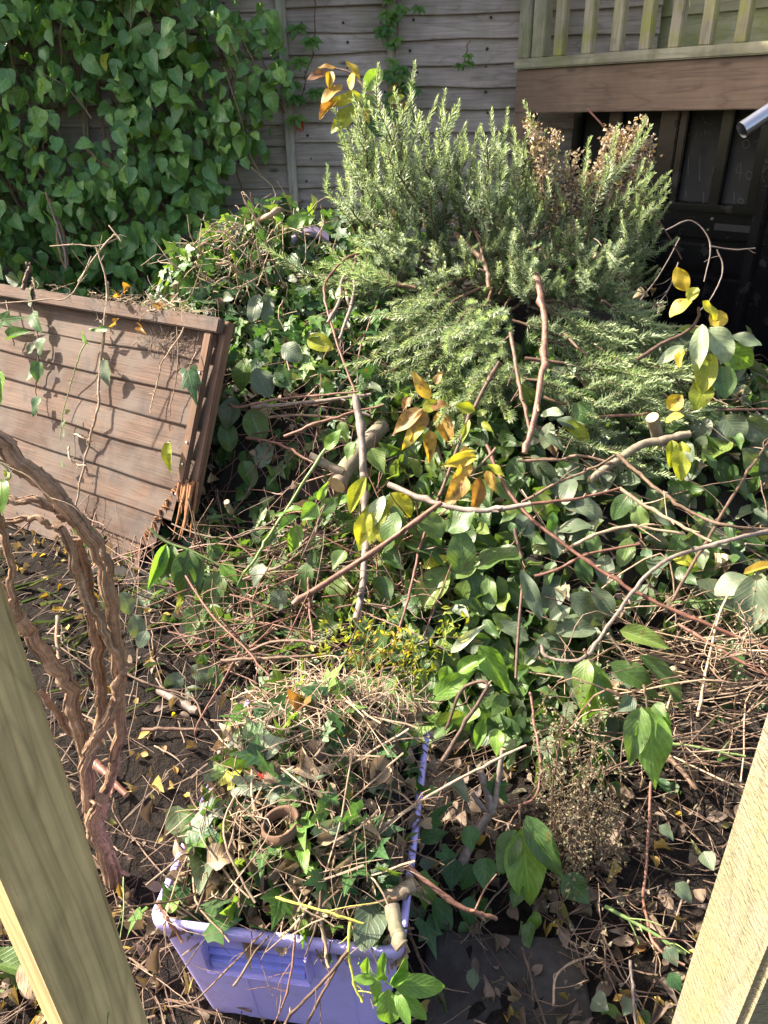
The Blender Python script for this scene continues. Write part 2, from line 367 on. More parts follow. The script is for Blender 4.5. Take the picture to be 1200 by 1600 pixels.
M = {}
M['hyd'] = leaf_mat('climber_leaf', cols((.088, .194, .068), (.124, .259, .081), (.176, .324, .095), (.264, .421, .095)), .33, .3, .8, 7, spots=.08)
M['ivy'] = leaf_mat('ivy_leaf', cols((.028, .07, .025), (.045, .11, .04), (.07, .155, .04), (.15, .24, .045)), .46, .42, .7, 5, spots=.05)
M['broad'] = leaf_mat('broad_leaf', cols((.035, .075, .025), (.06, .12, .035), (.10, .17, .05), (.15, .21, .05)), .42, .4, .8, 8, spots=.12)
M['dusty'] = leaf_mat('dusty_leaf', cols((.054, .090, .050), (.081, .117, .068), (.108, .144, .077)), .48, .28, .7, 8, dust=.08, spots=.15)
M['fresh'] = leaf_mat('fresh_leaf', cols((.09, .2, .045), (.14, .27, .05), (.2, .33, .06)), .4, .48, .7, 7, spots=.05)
M['yg'] = leaf_mat('yellow_green_leaf', cols((.16, .22, .03), (.27, .31, .03), (.40, .40, .04)), .45, .5, .4, 8, spots=.25)
M['yel'] = leaf_mat('yellow_leaf', cols((.36, .25, .03), (.45, .34, .04), (.42, .38, .06)), .5, .5, .25, 7, spots=.3)
M['aut'] = leaf_mat('autumn_leaf', cols((.170, .081, .035), (.330, .173, .040), (.450, .313, .060), (.270, .162, .070)), .5, .45, .35, 8, spots=.7, spotcol=(.14, .055, .025))
M['dry'] = leaf_mat('dry_leaf', cols((.080, .054, .034), (.170, .120, .076), (.284, .210, .132), (.456, .360, .232)), .7, .15, .3, 7, tboost=(1.1, 1, .8))
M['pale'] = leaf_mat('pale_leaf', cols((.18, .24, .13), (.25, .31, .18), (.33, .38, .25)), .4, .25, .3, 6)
M['litter'] = leaf_mat('litter_leaf', cols((.07, .05, .04), (.14, .10, .075), (.20, .145, .105), (.12, .085, .06), (.42, .28, .05), (.08, .10, .045)), .65, .2, .2, 6)
M['creeper'] = leaf_mat('creeper_leaf', cols((.05, .14, .03), (.09, .2, .04), (.14, .25, .05)), .45, .35, .3, 6)
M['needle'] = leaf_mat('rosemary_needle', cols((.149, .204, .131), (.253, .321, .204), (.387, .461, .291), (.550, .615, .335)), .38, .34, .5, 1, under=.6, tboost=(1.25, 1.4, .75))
M['weed'] = leaf_mat('weed_leaf', cols((.04, .09, .05), (.06, .12, .06), (.09, .16, .07)), .5, .25, .3, 5)
M['sunblock_hedge'] = leaf_mat('sunblock_leaf', cols((.03, .07, .025), (.06, .11, .03)), .5, .25, .3, 5)
M['red'] = leaf_mat('red_leaf', cols((.5, .05, .06), (.6, .10, .08)), .5, .4, .3, 6)
M['seed'] = leaf_mat('seed_head', cols((.10, .075, .045), (.18, .14, .085), (.32, .27, .19)), .8, .2, .0, 3)
M['flower'] = leaf_mat('dried_flower', cols((.253, .182, .131), (.391, .299, .217), (.529, .442, .334), (.575, .429, .102)), .75, .25, .0, 3, tboost=(1.2, 1, .7))
M['twig'] = bark_mat('twig_bark', cols((.073, .045, .032), (.129, .079, .053), (.172, .116, .079), (.232, .176, .129)), .6, 4, 40, .4, contrast=.85)
M['redtwig'] = bark_mat('red_twig_bark', cols((.12, .055, .04), (.17, .088, .062), (.22, .13, .095)), .5, 4, 30, .35, contrast=.85)
M['greytwig'] = bark_mat('grey_twig_bark', cols((.15, .115, .098), (.19, .15, .127), (.235, .19, .165)), .6, 4, 22, .35, contrast=.8)
M['paletwig'] = bark_mat('pale_twig_bark', cols((.248, .171, .114), (.331, .242, .164), (.393, .302, .218)), .65, 4, 30, .4, contrast=.8)
M['greentwig'] = bark_mat('green_stem_bark', cols((.10, .16, .05), (.17, .23, .08)), .5, 4, 15, .15)
M['yeltwig'] = bark_mat('yellow_stem_bark', cols((.36, .36, .06), (.48, .46, .1)), .5, 4, 15, .15)
M['vine'] = bark_mat('shaggy_vine_bark', cols((.213, .131, .088), (.325, .206, .131), (.450, .325, .225)), .85, 34, 6, 1.0, contrast=.95)
M['cut'] = plain_mat('cut_wood', (.36, .25, .13), .7, var=.4, scale=60)
M['branch'] = bark_mat('smooth_branch_bark', cols((.16, .13, .10), (.22, .18, .13)), .65, 4, 12, .35, moss=.25)
M['fence'] = wood_mat('weathered_fence_board', cols((.30, .25, .225), (.36, .30, .27), (.42, .35, .32)), .85, (3.5, 120), moss=(.35, (.15, .16, .08)), knots=.8, contrast=.6)
M['batten'] = wood_mat('fence_batten', cols((.33, .30, .25), (.40, .37, .31)), .85, (2, 60), moss=(.3, (.17, .2, .1)))
M['panel'] = wood_mat('old_brown_board', cols((.058, .034, .024), (.080, .049, .035), (.102, .064, .046)), .8, (4, 150), moss=(.75, (.10, .082, .070)), stain=.7, staincol=(.04, .032, .03), knots=.45, contrast=.95, lines=70)
M['panelframe'] = wood_mat('old_brown_batten', cols((.112, .064, .040), (.144, .084, .054)), .8, (2, 55), stain=.6, contrast=.6)
M['broken'] = wood_mat('splintered_wood', cols((.208, .096, .044), (.272, .136, .064)), .85, (3, 60), bs=.8)
M['beam'] = wood_mat('brown_deck_beam', cols((.165, .112, .078), (.185, .125, .088)), .7, (2, 90), moss=(.12, (.2, .18, .15)), stain=.2, knots=.5, contrast=.5)
M['greenwood'] = wood_mat('mossy_rail_wood', cols((.24, .23, .165), (.29, .275, .2)), .85, (2, 40), moss=(.6, (.15, .17, .06)), stain=.35)
M['baluster'] = wood_mat('mossy_baluster', cols((.27, .24, .18), (.33, .30, .22)), .85, (2, 50), moss=(.8, (.25, .27, .06)), stain=.35, staincol=(.05, .045, .045))
M['siding'] = wood_mat('mossy_siding', cols((.32, .32, .22), (.38, .37, .26)), .85, (1.4, 34), moss=(.8, (.24, .28, .09)), contrast=.4)
M['post'] = wood_mat('green_treated_post', cols((.451, .343, .165), (.477, .361, .176)), .8, (1.6, 75), moss=(.18, (.28, .28, .09)), stain=.12, staincol=(.12, .10, .07), bs=.4, saw=.5, contrast=.75, lines=48)
M['postr'] = wood_mat('rough_sawn_post', cols((.197, .171, .121), (.214, .188, .134)), .85, (1.2, 22), moss=(.55, (.16, .175, .065)), bs=.8, saw=2.2, contrast=.3)
M['black'] = plain_mat('black_gloss_paint', (.004, .004, .006), .24, var=.5, scale=14, bs=.25, dirt=((.05, .048, .048), 9, .6, .3))
M['board'] = plain_mat('chalkboard', (.014, .014, .015), .6, var=.5, scale=10, dirt=((.06, .06, .058), 4, .48, .45))
M['chalk'] = plain_mat('chalk', (.09, .09, .09), .9, var=.6, scale=60)
M['chrome'] = plain_mat('brushed_metal', (.42, .42, .46), .33, 1.0, var=.2, scale=20)
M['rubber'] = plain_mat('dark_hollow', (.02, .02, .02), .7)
M['crate'] = plain_mat('lilac_plastic', (.40, .36, .76), .42, var=.14, scale=7, bs=.05, dirt=((.22, .17, .2), 16, .54, .45))
M['crateblue'] = plain_mat('blue_plastic', (.28, .30, .78), .4, var=.14, scale=10, bs=.05, dirt=((.2, .17, .25), 20, .6, .4))
M['purple'] = plain_mat('purple_slate', (.16, .13, .22), .5, var=.4, scale=18)
M['stone'] = plain_mat('paving_stone', (.03, .025, .021), .85, var=.8, scale=40, bs=.6, dirt=((.02, .015, .012), 6, .48, .9))
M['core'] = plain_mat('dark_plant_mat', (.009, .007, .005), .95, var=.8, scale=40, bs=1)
def soil_mat():
    m, nt, out = _mat('garden_soil'); o = objco(nt)
    n1 = noise(nt, o, 3, 6, .7); n2 = noise(nt, o, 45, 5, .7); n3 = noise(nt, o, 160, 3, .6)
    base = ramp(nt, n2, [(.25, (.006, .0045, .004)), (.5, (.014, .0105, .009)), (.7, (.03, .022, .017)), (.85, (.06, .045, .036))])
    base = mix(nt, .6, base, ramp(nt, n1, [(.3, g(.6)), (.7, g(1.5))]), 'MULTIPLY')
    p = _n(nt, 'ShaderNodeBsdfPrincipled', i_Roughness=.95); p.inputs['Specular IOR Level'].default_value = .2
    nt.links.new(base, p.inputs['Base Color'])
    nt.links.new(bump(nt, mth(nt, 'ADD', n2, mth(nt, 'MULTIPLY', n3, .5)), 1.0, .03), p.inputs['Normal']); nt.links.new(p.outputs[0], out.inputs[0])
    return m
M['soil'] = soil_mat()

# ------------------------------------------------------------------ daylight
EL, SX, SY = R(42), -.95, .31
w = bpy.data.worlds.new('World'); SC.world = w; w.use_nodes = True
sky = w.node_tree.nodes.new('ShaderNodeTexSky'); sky.sky_type = 'NISHITA'; sky.sun_disc = False; sky.sun_elevation = EL
sky.sun_rotation = math.atan2(SX, SY); sky.air_density = 1.0; sky.dust_density = 4.0; sky.ozone_density = .6
bg = w.node_tree.nodes['Background']; w.node_tree.links.new(mix(w.node_tree, 1.0, sky.outputs[0], (1.0, .92, .84), 'MULTIPLY'), bg.inputs[0]); bg.inputs[1].default_value = .125
sl = bpy.data.lights.new('sun', 'SUN'); sl.energy = 5.0; sl.angle = R(.53); sl.color = (1, .90, .75)
so = bpy.data.objects.new('sun', sl); COL.objects.link(so)
Ld = nrm([SX * math.cos(EL), SY * math.cos(EL), math.sin(EL) * math.hypot(SX, SY)])
so.rotation_euler = Vector(Ld).to_track_quat('Z', 'Y').to_euler(); so.location = (-6, 3, 8)
SC.view_settings.view_transform = 'Standard'; SC.view_settings.look = 'None'; SC.view_settings.exposure = 2.0; SC.view_settings.gamma = 1
SC.cycles.max_bounces = 6; SC.cycles.diffuse_bounces = 3; SC.cycles.transmission_bounces = 4; SC.cycles.glossy_bounces = 2
# ------------------------------------------------------------------ ground (one sheet)
def axis_lines(lo, hi, step, far): return np.concatenate([[-far, -far * .4, lo - 4, lo - 1.5], np.arange(lo, hi, step), [hi + 1.5, hi + 4, far * .4, far]])
gx, gy = axis_lines(-2.6, 2.6, .03, 40), axis_lines(-.2, 5.0, .03, 40)
XX, YY = np.meshgrid(gx, gy, indexing='ij')
bumps = (.012 * np.sin(17 * XX + 3 * np.sin(5 * YY)) * np.sin(15 * YY + 2 * np.sin(7 * XX)) + rng.normal(0, .005, XX.shape)) * ((np.abs(XX) < 2.6) & (YY > -.2) & (YY < 5))
ZZ = BANK(XX, YY) + bumps - .006
mb = MB(); mb.grid(np.stack([XX, YY, ZZ], -1)[::1, ::1], np.stack([XX, YY], -1)); 
ground = mb.build('ground', M['soil']); ground.data.flip_normals() if ground.data.polygons[0].normal.z < 0 else None
tag(ground, kind='structure')

# paving slab at the foot of the steps
P = [at_z(700, 1475, .0), at_z(905, 1490, 0), at_z(900, 1680, 0), at_z(600, 1680, 0)]
c = np.mean(P, 0); mb = MB(); mb.box((c[0] + .02, c[1], -.0185), [(1, -.08, 0), (.08, 1, 0), (0, 0, 1)], (.33, .30, .045), .006)
slab = mb.build('paving_slab', M['stone'], loc=(c[0], c[1], 0)); tag(slab, 'dark grey paving slab strewn with twigs beside the lilac crate', 'paving slab')

# ------------------------------------------------------------------ back fence
FY = 4.6
fence = thing('timber_fence', 'weathered grey waney edge lap fence behind the heap', 'fence', (-.7, FY, 0))
def wave1(x, r, amp):
    f = r.uniform(1.5, 4, 3); p = r.uniform(0, 6.3, 3); return amp * sum(np.sin(f[i] * x * (i + 1) + p[i]) / (i + 1) for i in range(3))
def lap_boards(mb, O, ux, uz, un, x0, x1, z0, z1, row, amp=.006, nx=46, lip=.016, seed=0, jag=None):
    """lapped boards: O origin, ux along, uz up, un outwards"""
    r = np.random.default_rng(seed); O, ux, uz, un = [np.asarray(v, float) for v in (O, ux, uz, un)]; k = 0; z = z0
    while z < z1 - .02:
        h = row * r.uniform(.9, 1.1); xa, xb = x0 + r.uniform(0, .006), x1 - r.uniform(0, .006)
        if jag: xa = max(xa, jag(z + h * .5))
        x = np.linspace(xa, xb, nx)
        zb = z + wave1(x, r, amp); zt = np.minimum(z + h * 1.25, z1) + wave1(x, r, amp * .3)
        bow = wave1(x, r, .0025)
        prof = [(zb + .001, -.012 + 0 * x), (zb, lip + bow), (zb + .004, lip + .002 + bow), (zb * .5 + zt * .5, lip * .62 + bow), (zt, .001 + 0 * x)]
        Pn = np.stack([O + ux * x[:, None] + uz * q[0][:, None] + un * q[1][:, None] for q in prof], 1)
        off = r.random(2) * 6
        U = np.stack([np.stack([x + off[0], (q[0] - z) + off[1]], -1) for q in prof], 1)
        mb.grid(Pn, U, r.random()); z += h; k += 1
EX, EZ, EN = np.array([1., 0, 0]), np.array([0, 0, 1.]), np.array([0, -1., 0])
xp1, xp2 = at_y(450, 160, FY)[0], at_y(613, 100, FY)[0]
bays = [(-4.4, -2.65), (-2.62, xp1 - .01), (xp1 + .01, xp2 - .01), (xp2 + .01, 1.5)]
for i, (a, b) in enumerate(bays):
    mb = MB(); lap_boards(mb, (0, FY, 0), EX, EZ, EN, a, b, 0.02, 2.6, .107, .006, 60, .024, seed=i + 40); mb.build('board_panel', M['fence'], fence, smooth=False)
for x, wd in ((xp1, .05), (xp2, .055), (-2.635, .06)):
    mb = MB(); mb.box((x, FY - .035, 1.33), (EX, EN, EZ), (wd, .036, 2.66), .004); mb.build('fence_batten', M['batten'], fence)
mb = MB(); mb.box((-1.4, FY + .03, 2.63), (EX, EN, EZ), (6.0, .1, .03), .004); mb.build('capping_rail', M['batten'], fence)

# unseen leafy screen added beyond the fence to shade the fence and deck
mb = MB(); N = 4800
hp = np.stack([rng.uniform(-4.4, 1.9, N), rng.uniform(4.8, 5.3, N), rng.uniform(.2, 3.1, N)], -1)
hp[:, 2] = np.minimum(hp[:, 2], 2.95 + .15 * np.sin(hp[:, 0] * 3))
scatter(mb, HEART[:3], hp, np.tile([0, -.5, .6], (N, 1)), .15, .75, .7)
sunblock_hedge = thing('sunblock_hedge', 'unseen leafy screen added beyond the timber fence for shade', 'sunblock_hedge', (-1.2, 5.05, 0))
mb.build('foliage', M['sunblock_hedge'], sunblock_hedge)
mb = MB()
for x in np.arange(-4.2, 1.9, .5): mb.tube(smooth_path([(x, 5.05, 0), (x + .05, 5.0, 1.4), (x + rng.uniform(-.2, .2), 5.05, 3)], 5, .01), np.linspace(.03, .012, 11))
mb.build('stem', M['branch'], sunblock_hedge)

# unseen trunk and crown added above the picture to shade the deck edge
sunblock_tree = thing('sunblock_tree', 'unseen crown added above the fence to shade the deck edge', 'sunblock_tree', (-.25, 5.45, 0))
mb = MB(); mb.tube(smooth_path([(-.25, 5.45, 0), (-.22, 5.4, 1.5), (-.3, 5.1, 2.6), (-.3, 4.5, 3.3)], 6, .01), np.linspace(.09, .03, 19), 12)
for k in range(14):
    q = np.array([rng.uniform(-.9, .3), rng.uniform(4.0, 4.9), rng.uniform(2.8, 3.9)]); mb.tube(smooth_path([(-.3, 4.8, 2.9), (q + [-.3, 4.8, 3.1]) / 2, q], 5, .01), np.linspace(.022, .005, 11), 6)
mb.build('trunk', M['branch'], sunblock_tree)
mb = MB(); N = 3400; tpos = np.stack([rng.uniform(-1.0, .35, N), rng.uniform(4.05, 5.0, N), rng.uniform(2.5, 3.9, N)], -1); dd = np.abs((tpos - [-.3, 4.52, 3.2]) / [.66, .44, .72]).max(1); tpos = tpos[dd + rng.normal(0, .12, N) < 1]
scatter(mb, HEART[:3], tpos, np.tile([0, -.3, .8], (len(tpos), 1)), .13, .75, .7); mb.build('crown', M['sunblock_hedge'], sunblock_tree)

# trellis behind the climber
tr = thing('trellis', 'narrow wooden trellis half hidden by the climbing shrub', 'trellis', (*at_y(130, 300, FY - .06)[:2], .9))
def slat(parent, p0, p1, w, mat, y, name='slat'):
    a, b = at_y(*p0, y), at_y(*p1, y); mb = MB(); d = nrm(b - a); mb.box((a + b) / 2, (d, EN, np.cross(d, EN)), (np.linalg.norm(b - a), .018, w), .002); return mb.build(name, mat, parent)
slat(tr, (122, -60), (140, 340), .035, M['batten'], FY - .07)
slat(tr, (40, 165), (175, 158), .032, M['batten'], FY - .09); slat(tr, (60, 283), (190, 277), .032, M['batten'], FY - .09)
slat(tr, (285, 40), (300, 330), .05, M['batten'], FY - .07); slat(tr, (40, 50), (330, 40), .032, M['batten'], FY - .09)

# ------------------------------------------------------------------ climbing shrub on the fence
shrub = thing('climbing_shrub', 'large climbing shrub with heart shaped green leaves covering the fence', 'climbing shrub', (-2.0, 4.4, .4))
stems = MB(); lv = MB(); tips = []
def in_mask(px, py):
    lim = 405 + 28 * np.sin(py * .043 + 1) + 18 * np.sin(py * .11)
    lim = np.where(py > 95, lim + 8, lim); lim = np.where((py > 205) & (py < 245), lim - 35, lim); lim = np.where(py >= 245, 335 - .15 * (py - 245) + 12 * np.sin(py * .09), lim)
    return px < lim
pos = []
for c in range(1700):
    x = rng.uniform(-3.4, -.6); z = rng.uniform(.55, 2.85); y = FY - .12 - rng.random() ** 1.2 * .42 * (0.6 + .4 * math.sin(3 * x + 2 * z) ** 2)
    px, py = proj([x, y, z]); 
    if not in_mask(px[0], py[0]): continue
    bare = math.sin(4.1 * x + 1.3) * math.sin(4.7 * z + .6) > .80
    if bare: continue
    for k in range(rng.integers(3, 6)):
        pos.append((x + rng.normal(0, .07), y + rng.normal(0, .05), z + rng.normal(0, .06)))
    if rng.random() < .45:
        q = np.array([x, y, z]); p0 = q + [rng.uniform(-.15, .15), .18, -rng.uniform(.1, .3)]
        stems.tube(smooth_path([p0, (p0 + q) / 2 + [0, 0, .04], q], 3, .006), np.linspace(.005, .002, 7), 5)
pos = np.array(pos)
for t in [(425, 100), (440, 130), (415, 140), (380, 215), (350, 240), (395, 190), (430, 60), (410, 40), (335, 262), (300, 330), (330, 320), (288, 240)]:
    b = at_y(*t, FY - .3)
    pos = np.concatenate([pos, b + rng.normal(0, .05, (7, 3))])
N = len(pos); yng = rng.random(N) * .85 + .15 * (np.sin(pos[:, 0] * 5) * np.sin(pos[:, 2] * 6) > .35); nor = np.tile([.0, -1, .45], (N, 1)) + rng.normal(0, .7, (N, 3)); dirs = np.tile([0, -.35, -1.0], (N, 1)) + rng.normal(0, .6, (N, 3))
Rm = frames(dirs, nor); sz = rng.uniform(.045, .115, N); wh = rng.integers(0, 5, N); aa = np.clip(rng.normal(.4, .25, N), 0, 1)
for k in range(5):
    q = wh == k; q1 = q & (yng < .9); q2 = q & (yng >= .9)
    lv.leaves(HEART[k], pos[q1], Rm[q1], np.stack([sz[q1] * .78, sz[q1], sz[q1]], -1), aa[q1])
    lv.leaves(HEART[k], pos[q2], Rm[q2], np.stack([sz[q2] * .5, sz[q2] * .7, sz[q2] * .7], -1), aa[q2], 1)
q = rng.integers(0, N, 45); lv.leaves(BIGH[1], pos[q] + [0, -.05, 0], Rm[q], np.stack([sz[q] * .7, sz[q], sz[q]], -1), rng.random(45), 2)
lv.build('foliage', [M['hyd'], M['fresh'], M['yg']], shrub)
for i in range(26):
    x = rng.uniform(-3.2, -1.0); stems.tube(smooth_path([(x, FY - .15, .3), (x + rng.normal(0, .12), FY - .12, 1.0), (x + rng.normal(0, .25), FY - .12, 1.7), (x + rng.normal(0, .3), FY - .1, 2.6)], 6, .012), np.linspace(.011, .005, 19))
for P in [[(72, 300), (90, 370), (103, 420)], [(78, 310), (98, 360), (106, 415)], [(135, 230), (150, 250), (170, 262)]]:
    stems.tube(smooth_path([at_y(a, b, FY - .45) for a, b in P], 6, .006), .007)
stems.build('stem', M['vine'], shrub)

# creepers on the bare part of the fence
def creeper(label, pts, n, mat, y=FY - .07, size=.05, fam=POINT, spread=.05):
    P = smooth_path([at_y(a, b, y) for a, b in pts], 8, .006); t = thing('creeper', label, 'creeper', P[0])
    mb = MB(); mb.tube(P, .0035, 5); mb.build('stem', M['redtwig'], t)
    L = MB(); base = P[rng.integers(0, len(P), n)]; pos = []; D = []
    for b in base:
        c = b + np.array([rng.normal(0, spread), -rng.uniform(.01, .07), rng.normal(0, spread * .7)])
        for k in range(5):
            an = -math.pi / 2 + (k - 2) * .62 + rng.normal(0, .15); pos.append(c); D.append([math.cos(an), -.25, math.sin(an)])
    pos, D = np.array(pos), np.array(D); Rm = frames(D, np.tile([0, -1, .5], (len(pos), 1)) + rng.normal(0, .3, (len(pos), 3)))
    L.leaves(fam[0], pos, Rm, np.stack([np.full(len(pos), size * .45), np.full(len(pos), size), np.full(len(pos), size)], -1), np.repeat(rng.random(n), 5)); L.build('foliage', mat, t); return t
creeper('fresh green five fingered creeper hanging down the fence between two battens', [(487, -60), (492, 20), (488, 70), (478, 120), (468, 165)], 9, M['creeper'], size=.075)
creeper('dense narrow creeper climbing the batten above the rosemary', [(617, -80), (622, 30), (618, 90), (620, 130), (622, 175)], 34, M['creeper'], size=.05, spread=.045)
creeper('sparse green creeper tuft beside the middle batten', [(598, -60), (600, 20), (603, 60)], 10, M['creeper'], size=.05, spread=.03)
creeper('browning lower end of a creeper behind the tallest rosemary tips', [(622, 112), (620, 150), (625, 195)], 5, M['aut'], size=.05, spread=.03)
creeper('thin wispy creeper sprig on the fence near the deck post', [(735, 60), (728, 85), (724, 110)], 3, M['creeper'], size=.04, spread=.02)
b = at_y(468, 185, FY - .09); mb = MB()
for k in range(3): mb.leaves(POINT[k], b, frames(np.array([[.3 * (k - 1), -.2, -1]]), np.array([[0, -1, .3]])), [[.03, .07, .07]], rng.random())
tag(mb.build('red_leaf', M['red'], loc=b), 'single crimson creeper leaf hanging on the grey fence', 'leaf')

# weeds growing in front of the fence
mb = MB(); N = 2600
x = rng.uniform(-3.0, -.35, N); y = rng.uniform(3.5, 4.5, N); z = BANK(x, y) + rng.random(N) ** 1.3 * .36
nn = np.tile([0, -.5, .8], (N, 1)); scatter(mb, LANCE[:3], np.stack([x, y, z], -1), nn, rng.uniform(.03, .08, N), .5, .6)
N = 1500; x = rng.uniform(-3.0, -.5, N); y = rng.uniform(3.4, 4.3, N)
mb.leaves(BLADE, np.stack([x, y, BANK(x, y)], -1), frames(np.stack([rng.normal(0, .4, N), rng.normal(-.2, .4, N), np.ones(N)], -1), rng.normal(0, 1, (N, 3))), np.stack([np.full(N, .012), rng.uniform(.15, .4, N), rng.uniform(.1, .3, N)], -1), rng.random(N))
tag(mb.build('undergrowth', M['weed']), 'low dull green weeds below the climbing shrub', 'weeds', kind='stuff')

# ------------------------------------------------------------------ deck with railing
b0 = at_y(803, 177, 4.42); b1 = at_y(1200, 172, 3.48); b1[2] = b0[2]
bd = nrm((b1 - b0) * [1, 1, 0]); bn = nrm([bd[1], -bd[0], 0]); Ld_ = 2.6
if np.dot(bn, [0, -1, 0]) < 0: bn = -bn
deck = thing('raised_deck', 'raised timber deck with brown beam and mossy balusters above the black doors', 'deck', (*b0[:2], 0))
zb = b0[2]
zt = at_plane(806, 110, b0, bn)[2]; zr = at_plane(806, 93, b0, bn)[2]
def dbox(name, s0, s1, z0, z1, depth, out, mat, bev=.004, a=None):
    mb = MB(); c = b0 + bd * (s0 + s1) / 2 + bn * (out - depth / 2); c[2] = (z0 + z1) / 2
    mb.box(c, (bd, bn, EZ), (s1 - s0, depth, z1 - z0), bev, a); return mb.build(name, mat, deck)
dbox('fascia_beam', 0, Ld_, zb, zt, .045, 0, M['beam'])
dbox('bottom_rail', -.004, Ld_, zt + .002, zr, .075, .022, M['greenwood'], .006)
dbox('corner_post', 0, .072, zr + .002, 2.9, .072, .0, M['greenwood'], .004)
dbox('corner_post', .076, .15, zr + .002, 2.9, .06, -.012, M['greenwood'], .004)
def s_at(px, py): return float(np.dot(at_plane(px, py, b0, bn) - b0, bd))
for px in (873, 917, 962, 1007, 1053, 1101, 1155, 1213, 1275, 1340):
    s = s_at(px, 70); dbox('baluster', s - .026, s + .026, zr + .001, 2.82, .045, -.004 + .012, M['baluster'], .004)
dbox('support_post', .0, .09, 0, zb - .001, .09, -.002, M['beam'], .004)
mb = MB()
for k in range(8):
    c = b0 + bd * Ld_ / 2 - bn * (.06 + .065 + k * .145); c[2] = zt + .012; mb.box(c, (bd, bn, EZ), (Ld_, .138, .028), .003)
mb.build('deck_board', M['greenwood'], deck)
c = b0 + bd * Ld_ / 2; c[2] = 2.84; mb = MB(); mb.box(c, (bd, bn, EZ), (Ld_, .09, .04), .005); mb.build('handrail', M['greenwood'], deck)
# timber cladding standing behind the railing
so_ = b0 - bn * .75; mb = MB(); lap_boards(mb, (so_[0], so_[1], 0), bd, EZ, bn, -.55, 2.8, zt + .05, 3.3, .17, .003, 40, .02, seed=77)
tag(mb.build('timber_cladding', M['siding'], loc=(so_[0], so_[1], zt)), 'mossy pale green lapped timber wall behind the deck balusters', 'wall')

# ------------------------------------------------------------------ black painted doors under the deck
w0 = b0 - bn * .42; wn = bn
def wp(px, py): return at_plane(px, py, w0, wn)
def wc(px, py): p = wp(px, py); return float(np.dot(p - w0, bd)), float(p[2])
doors = thing('black_shed_front', 'black painted shed front with chalked boards under the deck', 'shed front', (w0[0], w0[1], 0))
def wbox(name, s0, s1, z0, z1, t, mat, bev=.004, out=0.0, parent=None):
    mb = MB(); c = w0 + bd * (s0 + s1) / 2 + bn * (out + t / 2); c[2] = (z0 + z1) / 2
    mb.box(c, (bd, bn, EZ), (s1 - s0, t, z1 - z0), bev); return mb.build(name, mat, parent or doors)
zl = wc(1040, 312)[1]; ztop = zb + .12
wbox('chalk_board', -.5, 2.4, zl, ztop, .02, M['board'])
for a, b in ((900, 915), (955, 975), (1034, 1062), (1064, 1076), (1128, 1146), (1190, 1206)):
    s0, s1 = wc(a, 230)[0], wc(b, 230)[0]; wbox('upright', s0, s1, zl + .001, ztop, .034, M['black'], .005, .021)
wbox('ledge', -.5, 2.4, zl - .035, zl, .085, M['black'], .006)
zs = wc(1040, 365)[1]
wbox('lower_rail', -.5, 2.4, zs, zl - .036, .045, M['black'], .006)
s0, s1 = wc(1123, 350)[0], wc(1184, 350)[0]; zc_ = wc(1150, 354)[1]
wbox('metal_plate', s0, s1, zc_ - .018, zc_ + .014, .004, M['board'], .001, .046)
for px, py in ((1113, 357), (1120, 340)):
    s, z = wc(px, py); mb = MB(); c = w0 + bd * s + bn * .048; c[2] = z; mb.tube([c, c + bn * .006], .006, 10); mb.build('bolt', M['chrome'], doors)
wbox('lower_panel', -.5, 2.4, 0, zs - .001, .02, M['black'], .003)
for a, b, z0, z1 in ((1030, 1112, zs - .16, zs - .03), (1118, 1180, zs - .16, zs - .03), (1035, 1105, zs - .40, zs - .19), (1112, 1180, zs - .40, zs - .19), (1040, 1180, zs - .7, zs - .43)):
    wbox('raised_panel', wc(a, 420)[0], wc(b, 420)[0], z0, z1, .014, M['black'], .004, .021)
p = at_plane(1190, 330, w0 + bn * .22, wn); mb = MB(); mb.box((p[0], p[1], zb * .5), (bd, bn, EZ), (.05, .07, zb - .01), .006); mb.build('door_post', M['black'], doors)
ch = MB()
strokes = [[(1078, 196), (1076, 205), (1082, 212)], [(1084, 196), (1083, 208)], [(1092, 205), (1091, 213)], [(1096, 205), (1100, 213)], [(1104, 212), (1105, 203), (1108, 210), (1111, 203), (1114, 211)],
           [(1100, 180), (1104, 190), (1112, 194), (1120, 189)], [(1079, 245), (1078, 272)], [(1097, 244), (1096, 282)], [(1102, 300), (1103, 322)], [(1074, 298), (1076, 308)],
           [(1120, 239), (1126, 240), (1122, 250), (1127, 251)], [(1118, 259), (1117, 272)], [(1118, 259), (1124, 259)], [(1118, 265), (1123, 265)],
           [(1158, 255), (1153, 268), (1163, 270)], [(1161, 252), (1158, 282)], [(1172, 266), (1168, 274), (1174, 280), (1179, 272), (1172, 266)],
           [(1163, 222), (1170, 218), (1174, 226), (1166, 232), (1163, 222)], [(1180, 222), (1188, 220), (1186, 232)], [(1150, 300), (1150, 318)], [(1160, 306), (1156, 314), (1162, 317), (1164, 311), (1158, 310)], [(1150, 190), (1160, 186)]]
for st in strokes:
    Pn = []
    for a, b in st:
        s, z = wc(a, b); q = w0 + bd * s + bn * .0215; q[2] = z; Pn.append(q)
    Pn = smooth_path(Pn, 4); tn = np.gradient(Pn, axis=0); sd = np.cross(tn, bn); sd /= np.linalg.norm(sd, axis=1, keepdims=True)
    ch.grid(np.stack([Pn - sd * .0022, Pn + sd * .0022], 1))
ch.build('chalk_writing', M['chalk'], doors)

